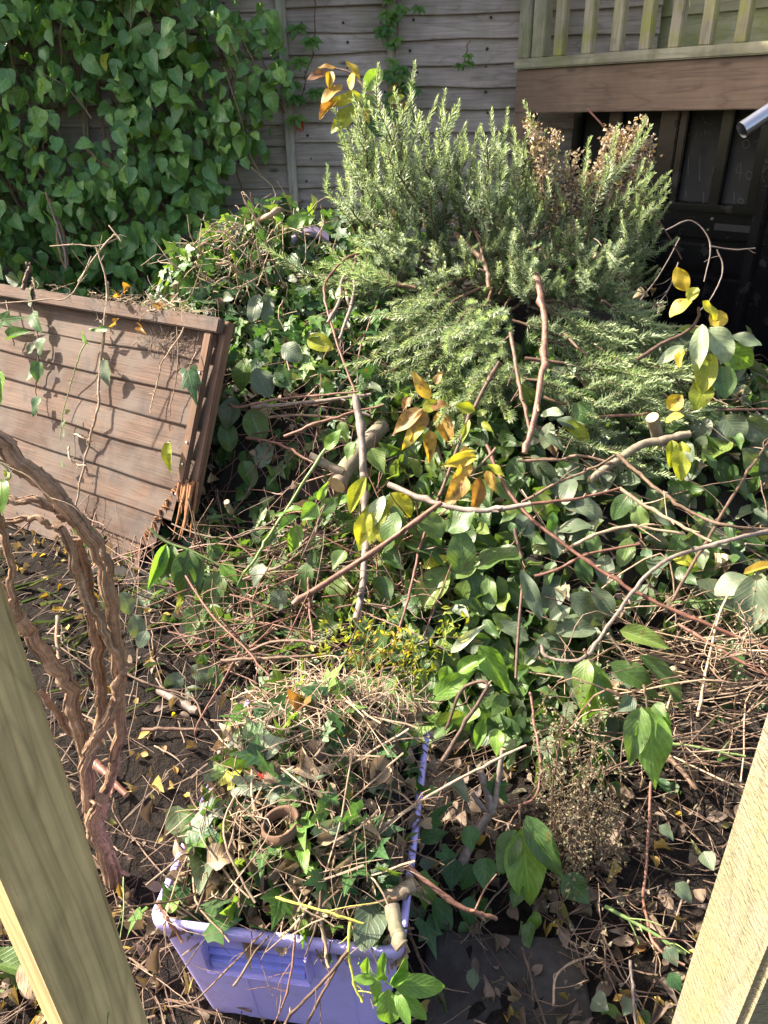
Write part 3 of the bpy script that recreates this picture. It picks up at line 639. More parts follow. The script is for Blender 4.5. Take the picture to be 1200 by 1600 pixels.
# metal pole end
p0, p1 = at_y(1158, 204, 2.55), at_y(1330, 90, 2.6); d = nrm(p1 - p0)
mb = MB(); r0 = .031
ring = [(0, r0 * .8), (0, r0), (.012, r0 * 1.04), (.03, r0), (1.3, r0)]
pole = thing('metal_pole', 'shiny grey metal pole end jutting in below the deck beam', 'pole', p0 + d * 1.2)
mb.tube([p0 + d * a for a, _ in ring], [b for _, b in ring], 28, cap=False); mb.tube([p0 + d * 1.3, p0 + d * .002], [r0 * .8, r0 * .8], 28, cap=False)
mb.build('tube', M['chrome'], pole)
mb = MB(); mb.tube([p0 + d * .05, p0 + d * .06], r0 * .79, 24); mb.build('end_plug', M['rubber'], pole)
q = p0 + d * 1.28; mb = MB(); mb.box((q[0], q[1], q[2] / 2), (EX, np.array([0, 1., 0]), EZ), (.05, .05, q[2]), .004); mb.build('stand', M['chrome'], pole)

# ------------------------------------------------------------------ leaning fence panel
Cn = at_z(278, 926, 0); Bn = at_z(20, 820, 0)
u = nrm((Bn - Cn) * [1, 1, 0]); dT = ray(360, 502)
tt = np.dot(Cn - EYE, u) / np.dot(dT, u); Tn = EYE + dT * tt; e = Tn - Cn; hgt = np.linalg.norm(e); e = nrm(e); pn = nrm(np.cross(e, u))
if np.dot(pn, EYE - Cn) < 0: pn = -pn
fp = thing('broken_fence_panel', 'old brown lap fence panel leaning on the ivy heap with a broken corner', 'fence panel', Cn)
r = np.random.default_rng(4)
def jag(z):
    q = z / hgt
    return .022 + max(0, (.42 - q)) * .52 + r.uniform(0, .012) * (q < .42)
mb = MB(); lap_boards(mb, Cn, u, e, pn, .012, 1.9, .005, hgt - .03, .118, .0055, 90, .011, seed=9, jag=jag); mb.build('lapped_board', M['panel'], fp, smooth=False)
def pbox(name, s0, s1, h0, h1, t, out, mat, bev=.004):
    mb = MB(); mb.box(Cn + u * (s0 + s1) / 2 + e * (h0 + h1) / 2 + pn * (out + t / 2), (u, e, pn), (s1 - s0, h1 - h0, t), bev); return mb.build(name, mat, fp)
pbox('top_rail', -.0, 1.9, hgt - .055, hgt, .034, .022, M['panel'], .005)
pbox('top_rail', -.0, 1.9, hgt - .06, hgt - .002, .022, -.036, M['panel'], .004)
pbox('side_batten', .032, .072, hgt * .40, hgt - .057, .026, .022, M['panelframe'], .005)
pbox('side_batten', -.006, .030, hgt * .30, hgt - .003, .034, -.02, M['panelframe'], .004)
for h0, s in ((.36, .055), (.55, .05), (.47, .05), (.8, .052)):
    mb = MB(); q = Cn + e * hgt * h0 + u * s + pn * .049; mb.tube([q, q + pn * .004], .0045, 8); mb.build('nail_head', M['chrome'], fp)
# splintered end of the batten
mb = MB()
for k in range(26):
    s = rng.uniform(.0, .07); h0 = hgt * (.42 - rng.uniform(0, .02)); l = .03 + .19 * rng.random() ** 2; o = rng.uniform(.0, .035)
    a = Cn + u * s + e * h0 + pn * o; mb.tube([a, a - e * l * .6 + u * rng.normal(0, .006), a - e * l + u * rng.normal(0, .012)], [.008, .006, .001], 5)
for k in range(40):
    h0 = hgt * rng.uniform(.02, .42); s = .06 + (.42 - h0 / hgt) * .52; a = Cn + u * (s + .02) + e * h0 + pn * rng.uniform(0, .018); d = -u * rng.uniform(.0, .022) - e * rng.uniform(-.012, .03)
    mb.tube([a, a + d * .6, a + d * 1.6], [.007, .005, .001], 5)
mb.build('splinters', M['broken'], fp)
mb = MB()                                                        # nail heads along the laps of both fences
for k in range(8):
    for s in (.12, .55, 1.0):
        q = Cn + u * (s + rng.normal(0, .01)) + e * (.06 + k * .118) + pn * .0085; mb.tube([q, q + pn * .0022], .003, 6)
mb.build('nail_heads', M['rubber'], fp)
mb = MB()
for k in range(24):
    for x in (xp1 + .1, xp1 + .33, xp2 - .05, xp2 + .12, xp2 + .5, xp1 - .3):
        q = np.array([x + rng.normal(0, .012), FY - .018, .06 + k * .107 + rng.normal(0, .012)]); mb.tube([q, q + [0, -.006, 0]], rng.uniform(.004, .008), 7)
mb.build('nail_heads', M['rubber'], fence)

# ------------------------------------------------------------------ two fence posts close to the camera
def post(name, label, pa, pb, ax_a, ax_b, nA, w, mat, ext0, ext1):
    a, b = at_ax(*pa, ax_a), at_ax(*pb, ax_b); d = nrm(b - a)         # the right-hand edge of the front face
    nA = nrm(np.array([*nA, 0]) - d * np.dot(np.array([*nA, 0]), d)); side = nrm(np.cross(d, nA))
    if np.dot(side, _rt) > 0: side = -side
    base = a - d * (a[2] / d[2]); top = a + d * ext1
    c = (base + top) / 2 + side * w / 2 - nA * w / 2
    mb = MB(); L = np.linalg.norm(top - base); mb.box(c, (d, nA, side), (L, w, w), .007, seg=3)
    o = mb.build(name, mat, loc=base); tag(o, label, 'post'); return o
post('timber_post', 'green tinged timber post in shade beside the shaggy vine', (235, 1600), (30, 980), 1.10, .755, (.773, -.634), .10, M['post'], 0, 1.0)

# the right post: its left face is the one in the sun, so it is built from its left edge
a, b = at_ax(1108, 1390, .74), at_ax(1198, 1095, .60); d = nrm(b - a); nA = nrm(np.array([-.05, -.999, 0])); nA = nrm(nA - d * np.dot(nA, d)); side = nrm(np.cross(d, nA)); side = side if np.dot(side, _rt) > 0 else -side
base = a - d * (a[2] / d[2]); top = a + d * .8; wd = .105
mb = MB(); mb.box((base + top) / 2 + side * wd / 2 + nA * wd / 2, (d, nA, side), (np.linalg.norm(top - base), wd, wd), .006, seg=3)
tag(mb.build('timber_post', M['postr'], loc=base), 'sunlit rough sawn timber post standing beside the dry stem tangle', 'post')
# ------------------------------------------------------------------ lilac crate
CH = .35
fl, fr, br, bl = [at_z(*p, CH)[:2] for p in ((221, 1440), (608, 1487), (690, 1115), (390, 1088))]
cc = (fl + fr + br + bl) / 4; ex = nrm(((fr - fl) + (br - bl))); ey = np.array([-ex[1], ex[0]])
cw = (np.linalg.norm(fr - fl) + np.linalg.norm(br - bl)) / 2; cl = (np.linalg.norm(bl - fl) + np.linalg.norm(br - fr)) / 2
crate = thing('storage_crate', 'open lilac plastic crate heaped with ivy and twig clippings', 'crate', (cc[0], cc[1], 0))
def cp(a, b, z): return np.array([*(cc + ex * a + ey * b), z])         # crate coordinates
def half(z): k = z / CH; return cw / 2 - .042 + .042 * k - .003, cl / 2 - .04 + .04 * k - .003
def rrect(hx, hy, z, rad=.026, n=5):
    out = []
    for sx, sy, a0 in ((1, 1, 0), (-1, 1, 90), (-1, -1, 180), (1, -1, 270)):
        for t in np.linspace(0, 90, n): out.append(cp(sx * (hx - rad) + rad * math.cos(R(a0 + t)), sy * (hy - rad) + rad * math.sin(R(a0 + t)), z))
    out.append(out[0]); return np.array(out)
mb = MB(); prof = []
for z in (.004, .012, .1, .2, .29, .318): hx, hy = half(z); prof.append(rrect(hx, hy, z))
hx, hy = half(.322)
for dx, z in ((.005, .324), (.007, .328), (.007, .347), (.005, .35), (-.004, .35), (-.0065, .347)): prof.append(rrect(hx + dx, hy + dx, z))
for z in (.3, .15, .012): hx, hy = half(z); prof.append(rrect(hx - .006, hy - .006, z))
hx, hy = half(.01); prof.append(rrect(.06, .06, .01))
Pg = np.array(prof)
mb.grid(Pg, None, .5)
hx, hy = half(0.004); mb.add(rrect(hx, hy, .004)[:-1], [np.arange(len(rrect(hx, hy, .004)) - 1)[None, ::-1]])
mb.build('body', M['crate'], crate)
# handle pocket on the front wall: a raised frame with a brighter ledge inside
def fw(s, z, out): hx, hy = half(z); return cp(s, -hy - out, z)
def fbox(name, s0, s1, z0, z1, out, mat, bev=.002, slope=True):
    a, b, c, d = fw(s0, z0, 0), fw(s1, z0, 0), fw(s1, z1, 0), fw(s0, z1, 0); ctr = (a + b + c + d) / 4
    ux = nrm(b - a); uz = nrm(d - a); un = np.cross(ux, uz); un = un if np.dot(un, EYE - ctr) > 0 else -un
    mb = MB(); mb.box(ctr + un * (out / 2 - .001), (ux, uz, un), (np.linalg.norm(b - a), np.linalg.norm(d - a), out), bev); return mb.build(name, mat, crate)
s0, s1 = -.125, .055
fbox('handle_frame', s0 - .006, s0, .235, .321, .022, M['crate']); fbox('handle_frame', s1, s1 + .006, .235, .321, .022, M['crate'])
fbox('handle_frame', s0 - .006, s1 + .006, .226, .234, .024, M['crate'])
fbox('handle_ledge', s0 + .001, s1 - .001, .235, .262, .016, M['crateblue'], .004)
fbox('handle_ledge', s0 + .001, s1 - .001, .278, .283, .012, M['crateblue'])
for s in (-.07, .13): fbox('rib', s - .0015, s + .0015, .02, .222, .0022, M['crate'], .0005)

def CHT(a, b):                                                         # top of the clippings in crate coordinates
    q = np.clip(1 - (np.abs(a) / (cw / 2 - .02)) ** 2.6, 0, 1) * np.clip(1 - (np.abs(b) / (cl / 2 - .015)) ** 3, 0, 1)
    return .345 + .125 * q ** .6 + .03 * np.exp(-((a - .02) / .1) ** 2 - ((b - .16) / .1) ** 2) - .03 * np.clip(-b / .28, 0, 1)
ck = []
cmass = thing('crate_clippings', 'heap of cut ivy, dead leaves and twigs filling the lilac crate', 'garden clippings', cp(0, 0, .2), kind='stuff')
hx, hy = half(.34); A, B = np.meshgrid(np.linspace(-hx + .012, hx - .012, 50), np.linspace(-hy + .012, hy - .012, 60), indexing='ij')
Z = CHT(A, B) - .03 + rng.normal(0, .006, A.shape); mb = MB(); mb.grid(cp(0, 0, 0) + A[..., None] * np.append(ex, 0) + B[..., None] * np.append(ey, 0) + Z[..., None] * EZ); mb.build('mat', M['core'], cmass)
def crate_pts(N, lo=-.03, hi=.02, k=1.0):
    a, b = rng.uniform(-hx * k, hx * k, N), rng.uniform(-hy * k, hy * k, N)
    return np.stack([cp(i, j, 0) for i, j in zip(a, b)]) + (CHT(a, b) + rng.uniform(lo, hi, N))[:, None] * EZ
up = lambda N: np.tile([0., -.15, 1.], (N, 1))
mb = MB(); N = 800; scatter(mb, DRY, crate_pts(N), up(N), rng.uniform(.018, .046, N), .6, .5); mb.build('dead_leaves', M['dry'], cmass)
mb = MB(); N = 170; scatter(mb, IVY, crate_pts(N, -.005, .04), up(N), rng.uniform(.03, .055, N), 1.0, .55); N = 80; scatter(mb, OVAL, crate_pts(N, -.01, .03), up(N), rng.uniform(.025, .05, N), .5, .6); mb.build('ivy_leaves', M['ivy'], cmass)
def rand_twigs(mb, P, nor, lmin, lmax, rad, flat=.25, sides=4, bend=.12, sub=4):
    for p, n in zip(P, nor):
        d = rng.normal(0, 1, 3); d = nrm(d - n * np.dot(d, n) * (1 - flat)); L = rng.uniform(lmin, lmax); s = nrm(np.cross(d, n))
        bd_ = bend * (.35 + 1.2 * rng.random() ** 3); m = p + d * rng.uniform(-.25, .25) * L + s * rng.normal(0, bd_) * L + n * rng.uniform(0, bd_) * L
        rr = rad * (.4 + 1.3 * rng.random() ** 2); mb.tube(smooth_path([p - d * L / 2, m, p + d * L / 2], sub, L * .012), np.linspace(rr, rr * .6, sub * 2 + 1), sides)
mb = MB(); N = 400; rand_twigs(mb, crate_pts(N, -.01, .035, 1.02), up(N), .04, .22, .0016); mb.build('twigs', M['twig'], cmass)
mb = MB(); N = 330; P = np.stack([cp(rng.normal(.05, .07), rng.normal(.14, .07), 0) if i < 170 else cp(rng.uniform(-.19, .19), rng.uniform(-.26, .26), 0) for i in range(N)]); P[:, 2] = [CHT(*(lambda q: (q @ ex, q @ ey))(p[:2] - cc)) + rng.uniform(.0, .035) for p in P]
rand_twigs(mb, P, up(N), .06, .2, .0014, .3, bend=.3); mb.build('straw', M['paletwig'], cmass)

# ------------------------------------------------------------------ ground litter
def gpts(N, x0, x1, y0, y1, h=.006):
    x, y = rng.uniform(x0, x1, N), rng.uniform(y0, y1, N); return np.stack([x, y, BANK(x, y) + rng.uniform(0, h, N)], -1)
mb = MB(); P = gpts(1700, -1.9, 1.4, .45, 3.2, .012); P = P[H(P[:, 0], P[:, 1]) < .12]; N = len(P); P[:, 2] += .004 + .008 * rng.random(N); scatter(mb, DRY + LANCE[:2], P, up(N), rng.uniform(.02, .055, N), .42, .35)
P = gpts(260, -1.0, -.3, .4, 1.1, .015) + [0, 0, .005]; N = len(P); scatter(mb, DRY + OVAL[:2], P, up(N), rng.uniform(.02, .06, N), .5, .45)
P = gpts(420, .15, 1.2, .5, 1.5, .015) + [0, 0, .005]; N = len(P); scatter(mb, DRY + LANCE[:2], P, up(N), rng.uniform(.02, .06, N), .5, .45, np.clip(rng.normal(.2, .2, N), 0, 1))
tag(mb.build('leaf_litter', M['litter']), 'scattered dead leaves on the dark soil', 'leaf litter', kind='stuff')
mb = MB(); P = gpts(1000, -1.9, 1.4, .45, 2.9, .012); P = P[H(P[:, 0], P[:, 1]) < .1]; rand_twigs(mb, P, up(len(P)), .03, .2, .0017, .12)
P = gpts(260, -1.5, .3, 1.0, 2.3, .03); rand_twigs(mb, P, up(len(P)), .1, .4, .002, .2)
P = gpts(260, -1.0, -.3, .4, 1.1, .02); rand_twigs(mb, P, up(len(P)), .05, .25, .0016, .12)
P = gpts(300, .15, 1.15, .5, 1.6, .03) + [0, 0, .006]; rand_twigs(mb, P, up(len(P)), .04, .24, .0016, .15)
tag(mb.build('twig_litter', M['twig']), 'fine brown twigs strewn over the soil', 'twigs', kind='stuff')
mb = MB(); N = 110; P = gpts(N, -1.7, -.5, 1.65, 2.7, .01)
mb.leaves(BLADE, P, frames(np.stack([rng.normal(.6, .8, N), rng.normal(0, .6, N), rng.uniform(.02, .35, N)], -1), np.tile([0, -.4, 1.], (N, 1)) + rng.normal(0, .3, (N, 3))), np.stack([np.full(N, .0045), rng.uniform(.08, .2, N), rng.uniform(.02, .1, N)], -1), rng.random(N))
tag(mb.build('grass', M['dusty']), 'sparse dull grass blades beside the leaning panel', 'grass', kind='stuff')
mb0 = None
yl = [(105, 985), (128, 952), (268, 1120), (62, 870), (20, 1040), (95, 1040), (205, 880), (275, 1210), (300, 1245), (232, 1180), (45, 1447), (150, 1065), (110, 1120), (30, 890), (215, 1090), (68, 1320), (1065, 1275), (1010, 1480), (880, 1440), (240, 1035), (75, 905), (130, 880), (180, 1165), (258, 1165)]
for i, (px, py) in enumerate(yl):
    p = at_z(px, py, .012); p[2] += float(BANK(p[0], p[1])); m2 = MB(); m2.leaves(POINT[i % 5], p, frames(rng.normal(0, 1, (1, 3)) * [1, 1, .2], up(1) + rng.normal(0, .3, (1, 3))), [[.017, rng.uniform(.026, .04), .03]], rng.random())
    tag(m2.build('fallen_leaf', M['aut' if i % 2 else 'yel'], loc=p), 'small yellow leaf fallen on the dark soil', 'leaf', 'yellow leaves fallen on the soil')

# ------------------------------------------------------------------ the heap of brushwood (uncountable mass)
heap = thing('brushwood_heap', 'tall tangled heap of cut ivy, leafy branches and stems', 'brush heap', (.1, 2.8, 0), kind='stuff')
hx_, hy_ = np.arange(-2.0, 2.9, .04), np.arange(1.1, 4.62, .04)
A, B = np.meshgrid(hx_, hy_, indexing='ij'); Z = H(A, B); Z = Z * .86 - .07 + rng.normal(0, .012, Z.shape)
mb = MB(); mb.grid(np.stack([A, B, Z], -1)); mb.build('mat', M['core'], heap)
def heap_pts(N, sink=.09, lift=.03, test=None):
    out = []
    while sum(map(len, out)) < N:
        x, y = rng.uniform(-1.9, 2.4, 4 * N), rng.uniform(1.2, 4.45, 4 * N); h = H(x, y); n = HN(x, y)
        keep = (h > .05) & (rng.random(4 * N) < (.35 + .65 / np.maximum(n[:, 2], .25)) * .4); x, y, h, n = x[keep], y[keep], h[keep], n[keep]
        P = np.stack([x, y, h], -1) + n * rng.uniform(-sink, lift, len(x))[:, None]
        if test is not None:
            px, py = proj(P); k = test(px, py); P = P[k]
        out.append(P)
    P = np.concatenate(out)[:N]; return P, HN(P[:, 0], P[:, 1])
Z_IVY = lambda x, y: (x < 600) & (y < 560 + .25 * (x - 300))
Z_MID = lambda x, y: (x < 640) & (y >= 500)
Z_CEN = lambda x, y: (x >= 560) & (x < 840) & (y > 560)
Z_RGT = lambda x, y: (x >= 800) & (y > 520) & (y < 1010)
Z_LOW = lambda x, y: (x >= 860) & (y >= 930)
def lay(name, mat, N, fam, s0, s1, asp, test, sink=.1, lift=.03, tilt=.55, a=None, down=(0, -.4, -.6)):
    P, n = heap_pts(N, sink, lift, test); mb = MB(); n = nrm_rows(n + np.array([0, -.35, .15])); scatter(mb, fam, P, n, rng.uniform(s0, s1, N), asp, tilt, a if a is None else np.clip(rng.normal(a, .2, N), 0, 1), 0, down); return mb.build(name, mat, heap)
def nrm_rows(v): return v / np.linalg.norm(v, axis=1, keepdims=True)
lay('ivy_leaves', M['ivy'], 2300, IVY, .04, .075, 1.0, Z_IVY, .08, .06)
lay('ivy_leaves', M['dusty'], 500, OVAL, .04, .08, .55, Z_IVY, .06, .05)
lay('ivy_leaves', M['ivy'], 1000, IVY, .035, .065, 1.0, Z_MID, .12, -.01, a=.3)
lay('broad_leaves', M['broad'], 330, OVAL, .05, .10, .6, Z_MID, .13, -.02, a=.4)
lay('broad_leaves', M['broad'], 900, BIGO, .06, .11, .62, Z_CEN, .10, .02)
lay('broad_leaves', M['broad'], 420, BIGP, .07, .13, .5, Z_CEN, .10, .02, a=.3)
lay('broad_leaves', M['dusty'], 900, BIGO, .08, .14, .55, Z_RGT, .10, .03)
lay('broad_leaves', M['broad'], 900, BIGP, .07, .13, .48, Z_RGT, .10, .03, a=.35)
lay('broad_leaves', M['broad'], 420, POINT, .05, .10, .5, Z_LOW, .14, -.04, a=.2)
Z_FRT = lambda x, y: (x > 600) & (x < 960) & (y > 930) & (y < 1300)
lay('broad_leaves', M['broad'], 330, BIGP, .06, .13, .5, Z_FRT, .08, .03, a=.3)
lay('broad_leaves', M['dusty'], 170, OVAL, .05, .09, .6, Z_FRT, .08, .02)
lay('ivy_leaves', M['ivy'], 1300, OVAL, .04, .08, .6, None, .12, .0, a=.3)
lay('dead_leaves', M['dry'], 700, DRY, .03, .07, .5, None, .08, .02)
mb = MB(); P, n = heap_pts(650, .06, .02); rand_twigs(mb, P, n, .12, .45, .0019, .2, 5, .1, 4); mb.build('twigs', M['twig'], heap)
mb = MB(); P, n = heap_pts(560, .06, .03, Z_MID); rand_twigs(mb, P, n, .15, .55, .0023, .15, 5, .12, 4); mb.build('twigs', M['redtwig'], heap)
mb = MB(); P, n = heap_pts(70, .03, .03, Z_RGT); rand_twigs(mb, P, n, .2, .6, .002, .12, 5, .1, 4); mb.build('twigs', M['paletwig'], heap)
mb = MB(); mb2 = MB(); L2 = MB()
for k in range(400):                                            # tangle at the foot of the heap behind the crate
    px, py = rng.uniform(300, 680), rng.uniform(800, 1040); p = hit(px, py, rng.uniform(-.10, .12)); L = rng.uniform(.08, .45); d = nrm(rng.normal(0, 1, 3) * [1, .5, .6]); rr = .0011 + .0022 * rng.random() ** 2
    (mb if k % 3 else mb2).tube(smooth_path([p - d * L / 2, p + rng.normal(0, .03, 3), p + d * L / 2], 4, .003), rr, 5)
Pq = np.array([hit(rng.uniform(310, 660), rng.uniform(790, 1030), rng.uniform(-.05, .10)) for _ in range(330)])
scatter(L2, OVAL + IVY, Pq, np.tile([0, -.6, .7], (330, 1)), rng.uniform(.04, .095, 330), .65, .6, np.clip(rng.normal(.35, .25, 330), 0, 1), 0, (0, -.3, -.7))
mb.build('stems', M['twig'], heap); mb2.build('stems', M['redtwig'], heap); L2.build('broad_leaves', M['broad'], heap)
# long dry stems lying sideways at the lower right
mb = MB(); mb2 = MB()
for k in range(430):
    px, py = rng.uniform(935, 1250), rng.uniform(950, 1215); p = hit(px, py, rng.uniform(-.22, .07)); L = rng.uniform(.12, .5)
    d = nrm([1, rng.normal(0, .35), rng.normal(-.08, .28)]); mm = p + rng.normal(0, .07, 3); rr = rng.uniform(.0011, .0026)
    (mb if k % 4 else mb2).tube(smooth_path([p - d * L / 2, mm, p + d * L / 2 - [0, 0, .03]], 4, .003), rr, 5)
mb.build('stems', M['twig'], heap); mb2.build('stems', M['paletwig'], heap)
# pale dry ivy stems on the top of the ivy
mb = MB()
for k in range(270):
    px, py = rng.normal(365, 70), rng.normal(395, 50); p = hit(px, py, rng.uniform(-.02, .06)); d = nrm(rng.normal(0, 1, 3) + [0, 0, .5]); L = rng.uniform(.06, .26)
    mb.tube(smooth_path([p, p + d * L * .5 + rng.normal(0, .03, 3), p + d * L * .8 + rng.normal(0, .05, 3)], 4, .004), np.linspace(.0034, .0014, 9), 5)
mb.build('stems', M['paletwig'], heap)
# ------------------------------------------------------------------ rosemary branches
def shoot(mb, P, r0, dens=.0037, lmin=.019, lmax=.034, start=0.0, wid=.0034):
    """needles along path P"""
    P = np.asarray(P); seg = np.linalg.norm(np.diff(P, axis=0), axis=1); L = np.concatenate([[0], np.cumsum(seg)]); n = max(4, int(L[-1] / dens)) * 2
    t = np.linspace(start * L[-1], L[-1], n) + rng.normal(0, .001, n); t = np.clip(t, 0, L[-1])
    pos = np.stack([np.interp(t, L, P[:, i]) for i in range(3)], -1); Tn = np.stack([np.interp(t, L, np.gradient(P[:, i], L)) for i in range(3)], -1); Tn /= np.linalg.norm(Tn, axis=1, keepdims=True)
    ref = nrm([.3, .2, .9]); X = np.cross(Tn, ref); X /= np.linalg.norm(X, axis=1, keepdims=True); Y = np.cross(Tn, X)
    ang = np.arange(n) * (math.pi / 2 + .35) + (np.arange(n) % 2) * math.pi + rng.normal(0, .35, n)
    rad = np.cos(ang)[:, None] * X + np.sin(ang)[:, None] * Y
    fr = t / L[-1]; op = np.radians(np.clip(62 - 38 * fr ** 3 + rng.normal(0, 9, n), 12, 85))
    D = Tn * np.cos(op)[:, None] + rad * np.sin(op)[:, None]; Nn = Tn * np.sin(op)[:, None] - rad * np.cos(op)[:, None] + rng.normal(0, .25, (n, 3))
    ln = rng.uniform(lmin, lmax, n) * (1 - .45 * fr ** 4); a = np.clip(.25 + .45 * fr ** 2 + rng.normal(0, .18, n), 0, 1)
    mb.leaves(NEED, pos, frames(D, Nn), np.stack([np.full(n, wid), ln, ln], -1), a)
def ros_template(kind, seed):
    """a cut branch half a metre long, growing along +y, z the upper side"""
    r = np.random.default_rng(seed); st, nd = MB(), MB(); L = .5
    droop = {'up': .0, 'arch': -.16, 'lie': -.05}[kind]
    main = smooth_path([(0, 0, 0), (r.normal(0, .03), L * .33, r.normal(0, .02) - droop * .1), (r.normal(0, .045), L * .68, r.normal(0, .025) + droop * .35), (r.normal(0, .04), L, droop)], 8, .003)
    st.tube(main, np.linspace(.0065, .0015, len(main)), 6, .3); shoot(nd, main[int(len(main) * .22):], 0)
    ns = {'up': 11, 'arch': 15, 'lie': 14}[kind]
    for k in range(ns):
        f = r.uniform(.12, .78); i = int(f * (len(main) - 1)); p = main[i]; az = r.uniform(0, 6.3); sp = r.uniform(.2, .95)
        side = np.array([math.cos(az), 0, math.sin(az) * (.8 if kind == 'up' else .6)]); ln = r.uniform(.06, .30) * (1.1 - .4 * f)
        q1 = p + ln * .5 * nrm([side[0] * sp * 1.3, 1, side[2] * sp * 1.3]); q2 = q1 + ln * .5 * nrm([side[0] * sp * .4 + r.normal(0, .25), 1, side[2] * sp * .4 + r.normal(0, .25) + (0.25 if kind != 'up' else 0)])
        S = smooth_path([p, q1, q2], 6, .002); st.tube(S, np.linspace(.0028, .001, len(S)), 5, .5); shoot(nd, S, 0, start=.06)
    return st, nd
T_ROS = {k: [ros_template(k, 10 * i + {'up': 1, 'arch': 2, 'lie': 3}[k]) for i in range(6)] for k in ('up', 'arch', 'lie')}
_ros_mesh = {}
def ros_place(B, T, kind, label, group, var, roll=0.0, fat=1.0):
    B, T = np.asarray(B), np.asarray(T); d = T - B; L = np.linalg.norm(d); y = d / L
    z = np.array([0, 0, 1.]) if kind != 'up' else np.array([0, -1., 0]); z = nrm(z - y * np.dot(z, y)); x = np.cross(y, z)
    x, z = x * math.cos(roll) + z * math.sin(roll), z * math.cos(roll) - x * math.sin(roll)
    s = L / .5
    t = thing('rosemary_branch', label, 'rosemary branch', B, group)
    t.rotation_euler = Matrix([[x[i], y[i], z[i]] for i in range(3)]).to_euler(); w = (s * .35 + .65) * fat; t.scale = (w, s, w)
    key = (kind, var)
    if key not in _ros_mesh:
        st, nd = T_ROS[kind][var]; _ros_mesh[key] = (st.build('stem', M['twig'], loc=(0, 0, 0)), nd.build('needles', M['needle'], loc=(0, 0, 0)))
        for o in _ros_mesh[key]: o.parent = t
    else:
        for o in _ros_mesh[key]:
            c = o.copy(); COL.objects.link(c); c.parent = t
    return t
ordn = ['first', 'second', 'third', 'fourth', 'fifth', 'sixth', 'seventh', 'eighth', 'ninth', 'tenth', 'eleventh', 'twelfth', 'thirteenth', 'fourteenth', 'fifteenth', 'sixteenth', 'seventeenth', 'eighteenth', 'nineteenth', 'twentieth', 'twenty first', 'twenty second', 'twenty third', 'twenty fourth', 'twenty fifth']
def ros_row(desc, group, kind, rows, lift=(0.02, .0), dyr=.12, absorb=0):
    rows = sorted(rows, key=lambda q: q[2])
    for i, (bx, by, tx, ty) in enumerate(rows):
        B = hit(bx, by, lift[0] + rng.uniform(-.03, .04)); tx += rng.normal(0, 9 if kind != 'up' else 3); ty += rng.normal(0, 14) if kind != 'up' else 10 + rng.normal(0, 5)
        if kind != 'up': tx, ty = bx + (tx - bx) * 1.1, by + (ty - by) * 1.1
        T = at_y(tx, ty, B[1] + rng.uniform(-dyr, dyr)) if kind == 'up' else hit(tx, ty, lift[1] + rng.uniform(.0, .08))
        ros_place(B, T, kind, desc % ordn[i], group, rng.integers(0, 6), rng.uniform(-1.2, 1.2))
ros_row('upright rosemary branch, %s from the left among those against the fence', 'upright rosemary branches on the heap', 'up',
        [(560, 375, 523, 190), (585, 385, 545, 145), (600, 385, 566, 200), (615, 395, 597, 150), (640, 400, 618, 165), (655, 395, 640, 140), (680, 400, 662, 168), (690, 400, 684, 140), (715, 410, 706, 200), (730, 400, 726, 188), (745, 405, 752, 186), (760, 410, 776, 222), (780, 420, 800, 190), (590, 390, 530, 270), (640, 410, 575, 250), (700, 420, 655, 230)], dyr=.18)
ros_row('upright rosemary branch, %s from the left before the black shed front', 'upright rosemary branches on the heap', 'up',
        [(815, 420, 828, 205), (840, 430, 862, 212), (860, 430, 886, 225), (900, 440, 970, 185), (930, 445, 990, 275), (935, 440, 1022, 262), (960, 440, 1042, 305), (800, 430, 795, 280)], dyr=.15)
ros_row('rosemary branch arching down, %s from the left above the orange leaves', 'arching rosemary branches on the heap', 'arch',
        [(760, 440, 580, 600), (750, 450, 620, 560), (745, 470, 665, 585), (730, 430, 596, 520), (780, 500, 715, 600), (770, 450, 690, 520), (800, 520, 770, 610), (720, 420, 640, 480)], lift=(.10, .08))
ros_row('rosemary branch pointing left, %s from the left over the ivy', 'arching rosemary branches on the heap', 'lie',
        [(650, 450, 474, 388), (680, 440, 545, 430), (690, 390, 560, 372), (670, 400, 590, 345), (640, 450, 500, 410)], lift=(.16, .16))
ros_row('rosemary branch lying down, %s from the left beside the yellow leaved branch', 'lying rosemary branches on the heap', 'lie',
        [(830, 460, 1030, 545), (830, 510, 1085, 600), (820, 560, 1060, 632), (850, 470, 985, 470), (850, 620, 990, 612), (890, 440, 1015, 480), (830, 660, 1045, 718), (840, 530, 1010, 575), (800, 500, 930, 530), (840, 430, 940, 430), (810, 590, 960, 650), (900, 500, 1085, 560), (930, 540, 1080, 625), (900, 580, 1060, 650), (940, 470, 1040, 500), (880, 520, 1000, 640)], lift=(.10, .07))
ros_row('rosemary branch filling the middle of the heap, %s from the left', 'lying rosemary branches on the heap', 'lie',
        [(790, 540, 735, 650), (810, 600, 700, 585), (820, 470, 760, 560), (800, 400, 700, 350), (740, 340, 830, 290), (760, 400, 860, 345), (830, 410, 930, 360), (700, 400, 780, 330), (860, 420, 960, 390), (780, 460, 830, 380), (640, 420, 700, 350), (840, 560, 790, 640), (720, 440, 790, 400), (600, 400, 660, 370), (650, 410, 720, 385), (760, 430, 700, 400), (830, 440, 770, 420), (780, 430, 840, 410), (870, 440, 930, 420), (690, 430, 640, 455), (820, 450, 880, 450), (720, 460, 770, 480)], lift=(.06, .14))

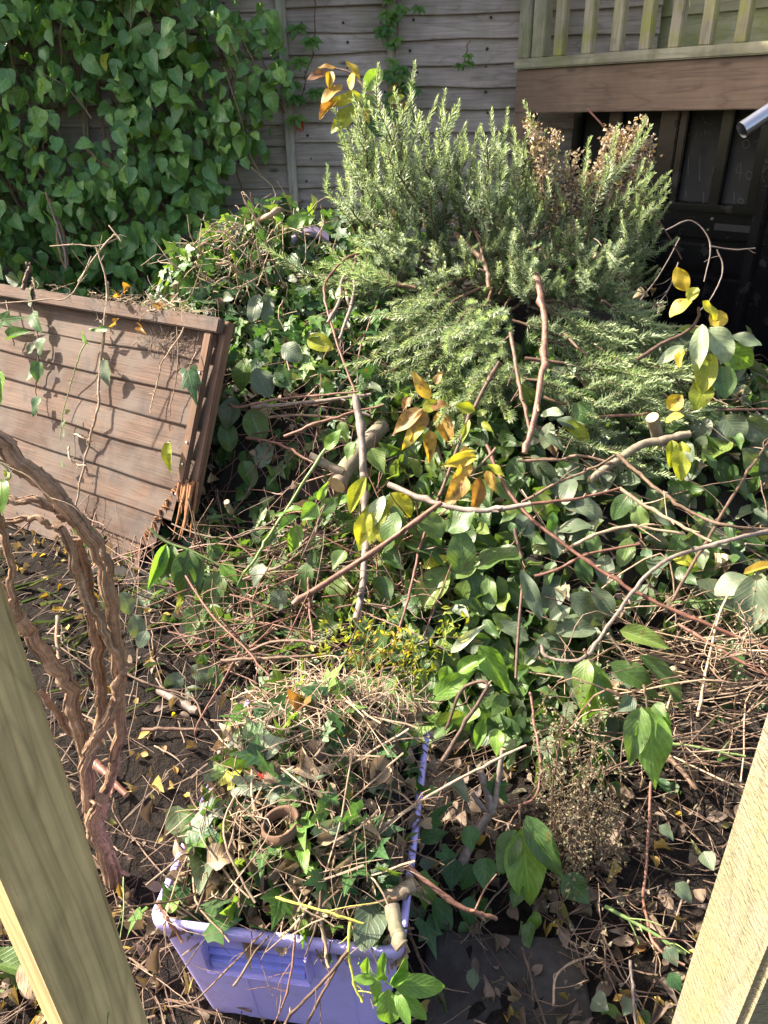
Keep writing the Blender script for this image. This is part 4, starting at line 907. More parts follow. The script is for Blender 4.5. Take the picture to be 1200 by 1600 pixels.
ros_row('short rosemary sprig, %s from the left in the crease between upright and lying branches', 'short rosemary sprigs in the middle of the heap', 'up',
        [(600, 440, 590, 352), (640, 455, 628, 360), (680, 465, 672, 372), (715, 470, 730, 370), (755, 480, 742, 380), (790, 480, 800, 378), (825, 480, 842, 372), (860, 480, 868, 375), (900, 480, 915, 380), (940, 475, 962, 385), (975, 470, 1000, 380), (770, 455, 765, 360), (700, 450, 690, 350), (880, 455, 890, 350)], lift=(.03, .0), dyr=.1)

# ------------------------------------------------------------------ stems, sticks and twigs picked out of the tangle
def twig(name, label, pts, w, mat, cat='twig', lift=.05, ax=None, dax=0, group=None, jit=.0012, taper=.75, side=None, cut=None, sides=8, z=None, lumps=0, ridge=0, lifts=None):
    """pts in photo pixels; each lands on the heap (lifted towards the light) or at a given axial distance"""
    n = len(pts)
    if z is not None: W = [at_z(a, b, zz) for (a, b), zz in zip(pts, z)]
    elif ax is not None:
        axs = ax if hasattr(ax, '__len__') else np.linspace(ax, ax + dax, n); W = [at_ax(a, b, t) for (a, b), t in zip(pts, axs)]
    else: W = [hit(a, b, l) for (a, b), l in zip(pts, lifts if lifts is not None else [lift] * n)]
    W = np.array(W)
    if ax is None and z is None and n > 2:                     # smooth the depth along the stem
        t = np.array([axial(q) for q in W]); t2 = t.copy()
        for _ in range(3): t2[1:-1] = (t2[:-2] + 2 * t2[1:-1] + t2[2:]) / 4
        W = np.array([at_ax(a, b, q) for (a, b), q in zip(pts, np.minimum(t2, t + .02))])
    r0 = w * (.74 if w < 10 else .92) * np.mean([axial(q) for q in W]) / F / 2
    Pm = smooth_path(W, 6, jit * min(1.0, r0 / .004)); rr = np.linspace(r0, r0 * taper, len(Pm)) * (1 + .04 * np.sin(np.arange(len(Pm)) * 1.7) + (lumps * rng.random(len(Pm))))
    nd_ = rng.integers(1, len(Pm) - 1, max(1, len(Pm) // 5)); rr[nd_] *= rng.uniform(1.15, 1.45, len(nd_)); Pm[nd_] += rng.normal(0, r0 * .35, (len(nd_), 3))   # nodes and kinks
    mb = MB(); mb.tube(Pm, rr, sides, rng.uniform(0, .7), 0, mcap=1, ridge=ridge)
    for k in range(rng.integers(1, 5) if r0 < .0075 and len(Pm) > 12 else 0):   # thin side twigs
        i = rng.integers(2, len(Pm) - 2); d = nrm(rng.normal(0, .7, 3) + nrm(Pm[i + 1] - Pm[i]) + [0, 0, .2]); ln = rng.uniform(.02, .09); mb.tube(smooth_path([Pm[i], Pm[i] + d * ln * .5 + rng.normal(0, .004, 3), Pm[i] + d * ln], 3), np.linspace(r0 * .4, r0 * .22, 7), 5)
    for k in range(rng.integers(0, 4) if r0 < .006 else 2):    # buds and snapped side spurs
        i = rng.integers(2, len(Pm) - 2); d = nrm(rng.normal(0, 1, 3) + nrm(Pm[i + 1] - Pm[i])); mb.tube([Pm[i], Pm[i] + d * r0 * 2.2, Pm[i] + d * r0 * 3.4], [r0 * .55, r0 * .5, r0 * .3], 5)
    o = mb.build(name, [mat, M['cut']], loc=W[0]); return tag(o, label, cat, group)
T = [
 ('long red brown stem curving into the tall grey stem beside the rosemary', [(578, 391), (545, 402), (512, 435), (508, 470), (528, 540), (556, 620)], 6, 'redtwig', .12),
 ('tall bare grey stem standing up from the crate towards the rosemary', [(556, 620), (566, 690), (568, 760), (572, 840), (566, 915), (556, 968)], 14, 'greytwig', .16),
 ('straight orange brown stem slanting from the crate to the autumn leaves', [(458, 945), (520, 903), (590, 858), (690, 785)], 11, 'redtwig', .22),
 ('brown stem with pale cut top rising between the two autumn leaf clusters', [(780, 566), (742, 635), (707, 722), (676, 800)], 9, 'twig', .16),
 ('thin dark red stem running down from the autumn leaves to the crate', [(676, 800), (655, 860), (640, 925), (622, 990)], 7, 'redtwig', .16),
 ('grey brown stub lying across the lower autumn leaf cluster', [(607, 757), (675, 785), (750, 798), (830, 787)], 11, 'greytwig', .2),
 ('reddish rod joining the grey stub and ending in mid heap', [(830, 787), (900, 780), (968, 763)], 7, 'redtwig', .17),
 ('pale straight twig forked from the end of the reddish rod', [(968, 762), (1020, 798), (1064, 820), (1112, 846)], 8, 'paletwig', .15),
 ('brown twig bending right below the sawn forked branch', [(965, 710), (1000, 742), (1040, 775), (1090, 805), (1140, 822), (1215, 828)], 8, 'twig', .13),
 ('very long red brown stem crossing the right side of the heap', [(760, 695), (785, 752), (820, 800), (870, 842), (930, 885), (1000, 928), (1090, 968), (1215, 1020)], 9, 'redtwig', .15),
 ('pinkish grey arched stem looping above the hanging green leaves', [(1215, 828), (1150, 842), (1095, 856), (1040, 876), (1000, 910), (962, 962), (925, 1015), (900, 1032), (856, 1027), (846, 1008)], 9, 'greytwig', .18),
 ('dark red hooked stem above the hanging pointed leaves', [(828, 1082), (836, 1140), (846, 1200), (836, 1244), (812, 1258), (766, 1264)], 7, 'redtwig', .2),
 ('orange brown stem standing upright in front of the dry stem tangle', [(1017, 1222), (1012, 1310), (1006, 1392), (1010, 1432), (1024, 1478), (1070, 1508)], 7, 'redtwig', .06),
 ('brown stem standing behind the large round leaves', [(804, 826), (818, 890), (815, 930), (806, 1060)], 8, 'twig', .08),
 ('thin red twig with pale tip pointing at the broken panel', [(358, 632), (372, 636), (430, 625), (500, 617), (560, 612)], 6, 'redtwig', .12),
 ('smooth grey stick lying under the thin red twig', [(393, 636), (450, 632), (520, 624), (580, 616)], 9, 'greytwig', .08),
 ('red brown stick pointing left below the grey stick', [(444, 682), (500, 660), (555, 643), (600, 632)], 7, 'redtwig', .11),
 ('faded brown stick just above the sawn log', [(420, 652), (470, 648), (540, 655)], 6, 'twig', .05),
 ('dark red stem sloping from the panel to the sawn log', [(385, 684), (430, 692), (470, 712), (505, 730)], 7, 'redtwig', .05),
 ('tall pale stick rising from the ivy towards the fence', [(402, 345), (440, 327), (487, 304), (522, 270)], 8, 'paletwig', .06),
 ('knobbly brown stick beside the pale stick near the rosemary', [(498, 340), (515, 322), (535, 308)], 10, 'twig', .06),
 ('twisted pale ivy stem looping beside the rosemary', [(512, 505), (530, 470), (534, 440), (545, 425), (556, 430), (550, 470), (541, 500), (530, 530)], 8, 'greytwig', .12),
 ('second looping pale ivy stem crossing the first', [(560, 388), (552, 420), (540, 445), (547, 478), (556, 450), (562, 425)], 7, 'paletwig', .12),
 ('flaky bare rosemary stem standing in the middle of the branches', [(838, 428), (848, 480), (852, 530), (846, 590), (836, 650), (820, 708)], 12, 'redtwig', .24),
 ('thinner bare rosemary stem beside the flaky one', [(798, 520), (808, 580), (818, 630), (828, 672)], 9, 'twig', .22),
 ('knobbly dead stem sticking up among the upright rosemary', [(745, 192), (736, 225), (737, 262), (745, 300), (758, 335)], 9, 'twig', .14),
 ('short forked dead stump in the middle of the rosemary', [(712, 366), (740, 392), (758, 415), (764, 450)], 10, 'twig', .2),
 ('small dead stub beside the forked stump in the rosemary', [(738, 352), (748, 375), (757, 410)], 8, 'twig', .2),
 ('short cut stick standing upright beside the black door post', [(1141, 470), (1139, 500), (1138, 522)], 7, 'twig', .04),
 ('shorter cut stick near the yellow leaves and black panels', [(1108, 465), (1105, 490), (1104, 505)], 6, 'twig', .04),
 ('long red stem lying level below the lying rosemary', [(930, 652), (1000, 648), (1090, 642), (1215, 640)], 7, 'redtwig', .10),
 ('brown stem under the lowest rosemary sprig', [(810, 720), (870, 718), (910, 712), (960, 725)], 7, 'twig', .10),
 ('grey brown twig rising to the sawn forked branch', [(815, 785), (870, 755), (920, 735), (960, 712)], 6, 'twig', .12),
 ('curved tan twig dipping below the reddish rod', [(880, 862), (930, 835), (985, 822), (1005, 824), (1070, 835)], 7, 'paletwig', .10),
 ('tan twig crossing under the very long red brown stem', [(835, 900), (870, 890), (920, 865), (1000, 850)], 7, 'redtwig', .09),
 ('light brown stem climbing steeply near the right edge of the heap', [(1050, 940), (1090, 870), (1130, 800), (1170, 735), (1215, 670)], 7, 'twig', .12),
 ('yellowish upright cane beside the right hand leaf pair', [(1090, 1120), (1105, 1040), (1125, 960), (1150, 900)], 6, 'paletwig', .10),
 ('two tone tan stem slanting through the dry stem tangle', [(1060, 975), (1100, 1000), (1160, 1035), (1215, 1062)], 8, 'redtwig', .12),
 ('thick brown stem end poking out of the dry stem tangle', [(1046, 1182), (1066, 1206), (1088, 1232)], 10, 'twig', .04),
 ('green stalk lying level across the dry stem tangle', [(1040, 1160), (1090, 1168), (1165, 1182)], 6, 'greentwig', .10),
 ('slim green stalk leaning on the heap beside the leaning panel', [(515, 692), (470, 760), (425, 830), (400, 872), (382, 895)], 7, 'greentwig', .16),
 ('green stalk lying level above the arched stem', [(1050, 942), (1110, 938), (1165, 932)], 6, 'greentwig', .08),
 ('twig curving down from the bright pointed leaves to the soil', [(500, 811), (492, 835), (470, 862), (440, 884), (380, 905)], 6, 'twig', .12),
 ('dark stick lying low behind the bright pointed leaves', [(335, 880), (400, 865), (450, 845), (500, 815)], 6, 'twig', .06),
 ('short upright stick beside the orange brown stem', [(482, 900), (485, 960), (488, 1000)], 7, 'redtwig', .12),
]
for lab, pts, w_, mt, lf in T: twig('stem', lab, pts, w_, M[mt], 'stem', lf)
CR = lambda a, b, z: at_z(a, b, z)
T2 = [  # stems over the crate and the soil, given with heights
 ('pale pinkish stick sticking out over the right rim of the crate', [(600, 1290), (675, 1240), (755, 1197), (822, 1165)], 7, 'paletwig', [.42, .43, .44, .45]),
 ('scaly pinkish stick pointing away from the crate to the right', [(634, 1352), (700, 1405), (740, 1425), (776, 1436)], 10, 'redtwig', [.40, .36, .34, .32]),
 ('snapped tan stem bent like an elbow above the crate rim', [(662, 1235), (720, 1140), (762, 1070), (725, 1076), (696, 1140)], 9, 'twig', [.36, .44, .52, .50, .42]),
 ('thin curved brown twig hanging in front of the crate handle', [(422, 1443), (390, 1480), (350, 1520), (300, 1566), (262, 1572)], 4, 'twig', [.38, .34, .30, .27, .25]),
 ('long thin tan twig standing on the clippings', [(552, 1170), (530, 1290), (505, 1375), (490, 1430)], 4, 'paletwig', [.56, .48, .42, .38]),
 ('brown stem hanging over the crate front beside the handle', [(544, 1487), (500, 1538), (455, 1585), (420, 1640)], 8, 'twig', [.38, .35, .31, .28]),
 ('second brown stem hanging over the crate front', [(545, 1482), (510, 1540), (480, 1600), (465, 1650)], 7, 'twig', [.37, .33, .29, .26]),
 ('thin purple brown twig hanging down past the crate handle', [(462, 1440), (458, 1490), (448, 1550), (425, 1610)], 5, 'redtwig', [.39, .36, .32, .28]),
 ('yellow green stem lying across the front of the clippings', [(430, 1402), (470, 1414), (520, 1428), (568, 1443)], 6, 'yeltwig', [.42, .42, .42, .41]),
 ('bent yellow stem hanging over the crate front', [(548, 1440), (545, 1487), (554, 1537), (566, 1566)], 7, 'yeltwig', [.41, .38, .34, .32]),
 ('tan stick leaning over the front rim of the crate', [(498, 1422), (508, 1475), (514, 1512)], 8, 'paletwig', [.40, .36, .34]),
 ('tan stick with pale cut end on the front clippings', [(487, 1410), (460, 1445), (437, 1464)], 8, 'paletwig', [.41, .39, .37]),
 ('peeling brown twig hanging over the front left crate corner', [(246, 1408), (262, 1435), (285, 1473)], 9, 'redtwig', [.38, .37, .345]),
 ('thin twig snagged across the shaded post from the crate', [(136, 1420), (170, 1419), (215, 1416), (300, 1400), (345, 1370)], 4, 'twig', [.50, .48, .46, .42, .39]),
 ('fine brown thread of stem crossing the shaded post', [(85, 1440), (120, 1432), (180, 1424), (230, 1412)], 3, 'twig', [.55, .53, .51, .48]),
 ('thin green stalk drooping in front of the shaded post', [(193, 1370), (192, 1440), (178, 1520), (166, 1610)], 3, 'greentwig', [.52, .51, .50, .49]),
 ('level brown stick behind the crate with a rounded knob', [(345, 1032), (400, 1030), (450, 1027), (520, 1022)], 8, 'twig', [.33, .34, .35, .35]),
 ('tan curved stem arching behind the crate', [(385, 1020), (430, 1002), (490, 1003), (530, 1012)], 7, 'twig', [.3, .33, .35, .34]),
 ('fine red stem reaching from the hanging leaves to the crate', [(290, 900), (330, 960), (380, 1010), (420, 1055)], 5, 'redtwig', [.36, .37, .39, .41]),
 ('thin upright twig to the left of the crate', [(375, 1018), (345, 1070), (310, 1130), (305, 1150)], 5, 'redtwig', [.3, .22, .12, .08]),
 ('long thin stem lying on the soil from the vine to the crate', [(190, 1050), (240, 1072), (300, 1090), (315, 1120)], 5, 'twig', [.04, .03, .02, .02]),
 ('dark grey stick half sunk in the soil behind the crate', [(248, 1078), (275, 1095), (308, 1112)], 15, 'greytwig', [.01, .012, .01]),
 ('brown stick lying on the soil left of the crate', [(222, 1140), (270, 1140), (310, 1140)], 9, 'twig', [.02, .02, .02]),
 ('thick short root lying on the soil beside the vine', [(148, 1190), (170, 1215), (198, 1242)], 14, 'redtwig', [.03, .03, .02]),
 ('pale dead stick standing beside the vine', [(90, 962), (89, 1000), (93, 1030)], 9, 'paletwig', [.10, .05, .01]),
 ('green stalk lying on the soil at the foot of the seed heads', [(945, 1416), (1000, 1446), (1072, 1490)], 9, 'greentwig', [.05, .05, .04]),
 ('curved tan stem arched over the paving slab', [(864, 1572), (868, 1530), (890, 1505), (930, 1492)], 5, 'paletwig', [.05, .07, .06, .04]),
 ('long brown stem trailing over the paving slab', [(815, 1480), (828, 1520), (842, 1570), (860, 1620)], 6, 'twig', [.06, .06, .05, .05]),
 ('pale cut stick standing on the soil beside the sunlit post', [(985, 1500), (990, 1560), (995, 1620)], 7, 'greytwig', [.09, .06, .04]),
 ('dark twig leaning on the right side of the crate', [(620, 1415), (640, 1455), (668, 1530), (690, 1560)], 7, 'twig', [.36, .3, .15, .05]),
]
for lab, pts, w_, mt, z in T2: twig('stem', lab, pts, w_, M[mt], 'stem', z=z)
# sawn branches with pale cut faces
def sawn(label, limbs, mat=M['branch']):
    pts0 = limbs[0][0]; W0 = hit(*pts0[0], limbs[0][2]); t = thing('sawn_branch', label, 'branch', W0)
    for pts, w_, lf in limbs:
        a0 = axial(W0); W = np.array([at_ax(a, b, a0 + (i * .05 if limbs.index((pts, w_, lf)) == 0 else 0)) for i, (a, b) in enumerate(pts)])
        r0 = w_ * a0 / F / 2; Pm = smooth_path(W, 6, r0 * .05); mb = MB(); mb.tube(Pm, np.linspace(r0, r0 * .92, len(Pm)) * (1 + .05 * np.sin(np.arange(len(Pm)))), 14, .5, 0, mcap=1); mb.build('limb', [mat, M['cut']], t)
    return t
sawn('thick smooth sawn branch with a side stub beside the tall grey stem', [([(526, 758), (540, 735), (566, 700), (600, 665)], 30, .10), ([(536, 738), (510, 726), (484, 712)], 14, .10)])
sawn('Y shaped sawn branch with orange cut end below the rosemary', [([(1019, 652), (1026, 675), (1033, 695)], 20, .16), ([(1030, 690), (1055, 682), (1078, 678)], 13, .16), ([(1034, 690), (1004, 694), (960, 722), (922, 750)], 13, .16)])
sawn('grey branch stump with three cut arms right of the crate', [([(717, 1358), (740, 1310), (768, 1268)], 16, .1), ([(768, 1268), (760, 1235), (750, 1205)], 13, .1), ([(768, 1268), (755, 1262), (738, 1240)], 8, .1), ([(772, 1262), (778, 1220), (786, 1170)], 9, .1)], M['greytwig'])
def log(label, a, b, w_, za, zb):
    A_, B_ = at_z(*a, za), at_z(*b, zb); r0 = w_ * axial(A_) / F / 2; mb = MB(); mb.tube(smooth_path([A_, B_], 5, .002), r0, 12, .6, mcap=1); tag(mb.build('cut_log', [M['branch'], M['cut']], loc=A_), label, 'log')
log('short pale cut log resting on the front right rim of the crate', (612, 1415), (628, 1478), 24, .39, .37)
log('short split log lying behind the pale cut log', (604, 1400), (646, 1384), 22, .38, .39)
log('white ended cut stick poking from the dark beside the panel', (354, 784), (362, 800), 9, .42, .36)

# ------------------------------------------------------------------ leaf sprays
def spray(label, cls, lv, ax=None, lift=.1, stem=None, sw=5, stemmat='twig', fam=BIGO, big=None, face=.7, name='leafy_sprig', depth_jit=.03, cat='leafy sprig', zs=None):
    """lv rows: base px, base py, tip px, tip py, width px [, class]"""
    if zs is not None: c0 = at_z(lv[0][0], lv[0][1], zs)
    elif ax is None: c0 = hit(lv[0][0], lv[0][1], lift)
    else: c0 = at_ax(lv[0][0], lv[0][1], ax)
    A0 = axial(c0); t = thing(name, label, cat, c0)
    for i, q in enumerate(lv):
        bx, by, tx, ty, w_ = q[:5]; c = q[5] if len(q) > 5 else cls
        j = rng.uniform(-depth_jit, depth_jit); B = at_ax(bx, by, A0 + j * .4); Tp = at_ax(tx, ty, A0 + j - .02)
        L = np.linalg.norm(Tp - B); n = nrm(EYE - B) * face + np.array([0, 0, .55]) + rng.normal(0, .28, 3)
        Rm = frames((Tp - B)[None], n[None]); sx = w_ * A0 / F
        mb = MB(); mb.leaves(fam[rng.integers(0, len(fam))], B, Rm, [[sx * 1.06, L * 1.03, L]], np.clip(rng.normal(.5, .25), 0, 1)); mb.build('leaf', M[c], t)
    if stem:
        mb = MB(); W = np.array([at_ax(a, b, A0 + .015) for a, b in stem]); r0 = sw * A0 / F / 2; mb.tube(smooth_path(W, 6, .001), np.linspace(r0, r0 * .6, len(smooth_path(W, 6))), 7); mb.build('stem', M[stemmat], t)
    return t
spray('branch of big yellow and pale green leaves before the black shed front', 'pale', [(1073, 455, 1056, 418, 24, 'yel'), (1080, 467, 1044, 484, 30, 'yel'), (1076, 470, 1090, 450, 20, 'yg'), (1110, 508, 1136, 487, 28, 'yel'), (1097, 507, 1088, 576, 26), (1108, 512, 1144, 562, 38), (1128, 542, 1178, 572, 40, 'fresh'), (1110, 553, 1096, 612, 32, 'yg'), (1128, 572, 1134, 620, 36, 'broad'), (1068, 540, 1032, 563, 18), (1142, 524, 1190, 538, 20, 'dusty'), (1067, 546, 1062, 574, 14, 'yel'), (1105, 590, 1085, 640, 34, 'yg'), (1120, 500, 1100, 470, 18, 'yg')], ax=axial(hit(1080, 640)) - .12, stem=[(995, 562), (1040, 535), (1070, 520), (1090, 500), (1092, 480)], sw=7)
spray('sprig of yellowing drooping leaves standing above the rosemary at the fence', 'yg', [(524, 106, 496, 102, 12, 'aut'), (514, 112, 481, 121, 15, 'aut'), (516, 112, 514, 138, 14, 'yel'), (540, 94, 564, 122, 12, 'yel'), (550, 114, 548, 136, 14, 'yel'), (570, 142, 596, 111, 26, 'fresh'), (534, 132, 502, 156, 22, 'aut'), (528, 155, 500, 187, 18, 'aut'), (566, 150, 518, 160, 20), (561, 165, 517, 203, 24, 'yg'), (606, 160, 631, 143, 12, 'yg'), (563, 148, 598, 175, 30, 'broad'), (565, 165, 575, 190, 14, 'yel'), (572, 175, 598, 205, 24, 'broad')], ax=axial(hit(640, 400)) - .2, stem=[(640, 260), (600, 175), (575, 145), (550, 115), (520, 106)], sw=5, stemmat='twig')
spray('cluster of orange brown autumn leaves below the arching rosemary', 'aut', [(672, 624, 642, 579, 20), (672, 634, 706, 634, 20), (660, 638, 608, 678, 27), (664, 652, 628, 702, 26, 'yel'), (671, 672, 672, 724, 22), (682, 645, 708, 700, 28), (640, 620, 628, 640, 14), (668, 640, 640, 690, 22), (680, 600, 690, 578, 14), (660, 640, 690, 625, 20, 'yg')], lift=.2, stem=[(690, 720), (672, 670), (668, 630)], fam=BIGP)
spray('lower cluster of curled orange leaves on the grey stub', 'aut', [(745, 714, 688, 726, 22, 'yel'), (728, 744, 696, 792, 30), (750, 744, 742, 806, 24), (740, 705, 716, 708, 16), (760, 735, 775, 770, 18), (770, 745, 802, 786, 26, 'broad'), (762, 725, 790, 745, 16, 'yg'), (735, 720, 705, 760, 22)], lift=.22, stem=[(775, 700), (755, 722), (730, 745)], fam=BIGP)
spray('small yellow green leaves on the stem between the autumn clusters', 'yg', [(742, 642, 712, 632, 17), (733, 655, 722, 690, 10), (745, 650, 760, 640, 12), (752, 660, 768, 672, 10)], lift=.2, fam=OVAL)
spray('overlapping big round leaves in the middle of the heap', 'broad', [(702, 882, 637, 842, 36), (722, 902, 720, 829, 44), (744, 888, 812, 850, 52), (702, 886, 655, 956, 46), (733, 893, 746, 940, 44), (764, 900, 765, 952, 26), (778, 900, 792, 948, 18), (700, 870, 660, 885, 20, 'yg'), (745, 880, 700, 900, 30), (690, 840, 660, 800, 40), (700, 830, 740, 800, 40), (620, 800, 600, 860, 36)], lift=.1)
spray('spray of glossy pointed leaves hanging beside the leaning panel', 'broad', [(260, 850, 231, 922, 22, 'fresh'), (272, 852, 249, 914, 28), (295, 858, 284, 942, 42), (346, 893, 320, 958, 36), (325, 942, 296, 1010, 46), (358, 930, 334, 1016, 34), (368, 898, 392, 928, 20, 'fresh'), (312, 885, 268, 958, 24, 'yg'), (345, 880, 372, 910, 22, 'fresh'), (262, 856, 244, 890, 18, 'fresh'), (300, 866, 315, 920, 26), (385, 925, 410, 965, 16)], lift=.28, stem=[(235, 826), (262, 848), (300, 862), (345, 885), (388, 908)], sw=5, stemmat='greentwig', fam=BIGP)
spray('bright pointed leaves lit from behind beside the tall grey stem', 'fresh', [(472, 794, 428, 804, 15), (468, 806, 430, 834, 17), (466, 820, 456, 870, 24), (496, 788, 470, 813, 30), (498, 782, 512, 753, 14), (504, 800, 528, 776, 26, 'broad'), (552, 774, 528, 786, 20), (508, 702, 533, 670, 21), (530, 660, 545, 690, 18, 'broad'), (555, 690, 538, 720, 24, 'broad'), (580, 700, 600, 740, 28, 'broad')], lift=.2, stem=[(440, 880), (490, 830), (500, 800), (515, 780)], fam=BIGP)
spray('crinkled yellow green leaves under the grey stub', 'yg', [(602, 778, 553, 858, 40), (592, 786, 602, 850, 34), (572, 745, 548, 800, 24), (600, 775, 572, 822, 24, 'pale'), (612, 770, 640, 810, 36), (575, 800, 560, 850, 26), (615, 790, 625, 850, 30, 'broad')], lift=.24)
spray('pair of long dark leaves pointing right below the arched stem', 'broad', [(968, 985, 1045, 1013, 32), (952, 1036, 1042, 1086, 40), (998, 1024, 1066, 1110, 38)], lift=.24, fam=BIGP, stem=[(950, 990), (965, 1010), (985, 1040)])
spray('drooping green leaves hanging in front of the dry stem tangle', 'broad', [(1002, 1104, 983, 1202, 40), (1012, 1104, 1026, 1234, 58, 'fresh'), (1034, 1108, 1046, 1160, 18, 'fresh'), (1022, 1100, 1040, 1120, 22), (990, 1090, 965, 1112, 26, 'dusty')], lift=.26, fam=BIGP, stem=[(1005, 1070), (1010, 1090), (1012, 1106)])
spray('broad drooping leaves below the end of the arched stem', 'broad', [(918, 1030, 897, 1104, 34), (928, 1036, 922, 1134, 56, 'fresh'), (935, 1050, 958, 1110, 24), (915, 1110, 912, 1160, 14, 'fresh')], lift=.22, fam=BIGP, stem=[(912, 1015), (922, 1032)])
spray('dull blue green leaves in the hollow behind the seed heads', 'dusty', [(892, 928, 948, 976, 42), (925, 918, 956, 962, 30), (866, 986, 930, 986, 30), (775, 974, 824, 1000, 26), (814, 890, 846, 968, 24), (850, 1028, 862, 1068, 28), (838, 1000, 858, 1012, 20), (880, 970, 910, 960, 22), (840, 1010, 820, 1040, 18), (875, 1010, 895, 1040, 26), (800, 985, 770, 960, 24, 'broad'), (880, 1000, 850, 990, 20), (860, 970, 890, 950, 24)], lift=.12)
spray('large pair of mottled leaves with a yellow one at the right edge', 'dusty', [(1170, 902, 1116, 918, 40), (1183, 898, 1170, 988, 52), (1162, 897, 1210, 884, 16, 'yel'), (1150, 940, 1165, 975, 22, 'pale')], lift=.22, stem=[(1164, 985), (1168, 940), (1180, 896)])
spray('long pointed green leaves hanging in the shade right of the crate', 'broad', [(816, 1294, 830, 1430, 66, 'fresh'), (822, 1274, 882, 1382, 42), (806, 1296, 778, 1368, 40), (812, 1296, 785, 1376, 16, 'fresh'), (836, 1418, 812, 1498, 28, 'fresh'), (880, 1368, 922, 1412, 44, 'broad'), (830, 1440, 818, 1490, 22), (795, 1300, 800, 1350, 26), (815, 1380, 800, 1420, 24)], ax=1.62, stem=[(812, 1256), (812, 1280), (814, 1296)], sw=5, fam=BIGP, depth_jit=.04)
spray('lowest dangling leaves of the pointed spray above the paving slab', 'broad', [(794, 1484, 780, 1522, 28), (800, 1514, 772, 1568, 26), (812, 1514, 799, 1566, 38), (775, 1560, 768, 1602, 10), (805, 1470, 812, 1500, 20)], ax=1.60, stem=[(815, 1440), (808, 1490), (806, 1516)], sw=4, fam=BIGO, stemmat='greentwig')
spray('pale sunlit leaves at the back right corner of the crate', 'fresh', [(676, 1092, 742, 1044, 32), (748, 1008, 802, 1088, 40), (704, 1020, 756, 974, 16, 'pale'), (745, 1102, 728, 1130, 28), (756, 1124, 744, 1172, 20), (776, 1138, 776, 1182, 24), (715, 1050, 760, 1025, 26), (700, 1040, 690, 1075, 24), (790, 1085, 770, 1120, 24, 'broad')], lift=.16, fam=BIGP)
spray('bright whorl of fresh green leaves in front of the crate corner', 'fresh', [(610, 1536, 633, 1496, 22), (614, 1538, 698, 1543, 32), (620, 1548, 668, 1595, 22), (607, 1545, 609, 1606, 36), (602, 1532, 592, 1500, 16), (585, 1526, 590, 1562, 18), (586, 1530, 554, 1530, 15), (573, 1520, 575, 1496, 16), (600, 1550, 582, 1572, 14), (618, 1550, 640, 1600, 18), (612, 1540, 640, 1520, 16)], ax=1.17, stem=[(560, 1505), (590, 1525), (612, 1540)], sw=4, stemmat='greentwig', fam=BIGO)
spray('ivy and small leaves crowding the right side of the crate', 'ivy', [(655, 1380, 690, 1420, 44), (680, 1400, 690, 1480, 40), (650, 1420, 640, 1470, 34, 'dusty'), (690, 1330, 720, 1360, 28), (700, 1215, 735, 1245, 26, 'dusty'), (655, 1350, 685, 1345, 20, 'dusty'), (730, 1290, 740, 1330, 36), (770, 1220, 790, 1250, 34), (735, 1400, 730, 1460, 30), (665, 1440, 680, 1490, 36), (760, 1340, 755, 1390, 36), (720, 1440, 745, 1480, 26), (655, 1310, 700, 1300, 30), (710, 1340, 700, 1390, 36), (740, 1350, 715, 1400, 30), (760, 1420, 735, 1460, 34), (690, 1470, 650, 1500, 34), (670, 1290, 690, 1260, 28)], ax=1.62, depth_jit=.07, fam=BIGP + IVY)
spray('dark green leaves on the soil beside the shaded post', 'ivy', [(-30, 1500, 52, 1520, 42, 'broad'), (-20, 1540, 50, 1528, 26, 'broad'), (-20, 1560, 30, 1570, 40), (40, 1590, 108, 1550, 30, 'fresh'), (30, 1510, 75, 1560, 34, 'dry'), (60, 1560, 50, 1600, 14, 'dry')], zs=.05, fam=BIGO, face=.2)
spray('pale ivy leaf stuck to the shaded post', 'ivy', [(70, 1452, 92, 1476, 24)], zs=.45, fam=IVY)
spray('dull green leaves lying low behind the crate on the left', 'dusty', [(280, 1050, 262, 1085, 28), (300, 1040, 330, 1070, 26), (330, 1040, 345, 1075, 22, 'broad'), (290, 1075, 320, 1095, 24), (210, 960, 218, 1000, 26), (190, 925, 205, 960, 24), (230, 985, 215, 1010, 20), (355, 1085, 378, 1080, 20, 'fresh')], lift=.05)
spray('grey green leaves at the foot of the leaning panel', 'dusty', [(160, 920, 175, 950, 22), (215, 930, 230, 960, 20), (195, 950, 225, 975, 22), (240, 940, 255, 965, 18), (265, 945, 280, 975, 20), (230, 915, 250, 930, 18)], lift=.04)
spray('curled leaves with a purple blotch under the Y shaped branch', 'pale', [(1065, 690, 1064, 750, 28, 'yg'), (1050, 688, 1050, 730, 22, 'yg'), (1045, 640, 1065, 618, 26, 'yel'), (1040, 660, 1068, 650, 18, 'yel'), (1075, 690, 1080, 720, 16, 'dusty')], lift=.2)
spray('silvery curled leaves at the foot of the flaky rosemary stem', 'dusty', [(845, 650, 880, 648, 20, 'pale'), (870, 655, 905, 665, 18), (860, 660, 850, 700, 24), (880, 660, 920, 690, 22, 'yg'), (900, 630, 925, 660, 30, 'broad'), (850, 680, 880, 700, 20)], lift=.14)
spray('broad dusty leaves at the right edge beside the black door post', 'dusty', [(1130, 650, 1160, 690, 44), (1160, 655, 1210, 680, 40), (1140, 690, 1100, 720, 36, 'broad'), (1100, 650, 1090, 690, 36), (1085, 700, 1050, 760, 34, 'broad'), (1120, 720, 1140, 760, 28, 'broad'), (1030, 720, 1010, 760, 40, 'broad'), (1170, 700, 1200, 740, 30), (1150, 800, 1100, 830, 26), (1180, 790, 1130, 812, 22, 'pale')], lift=.1)
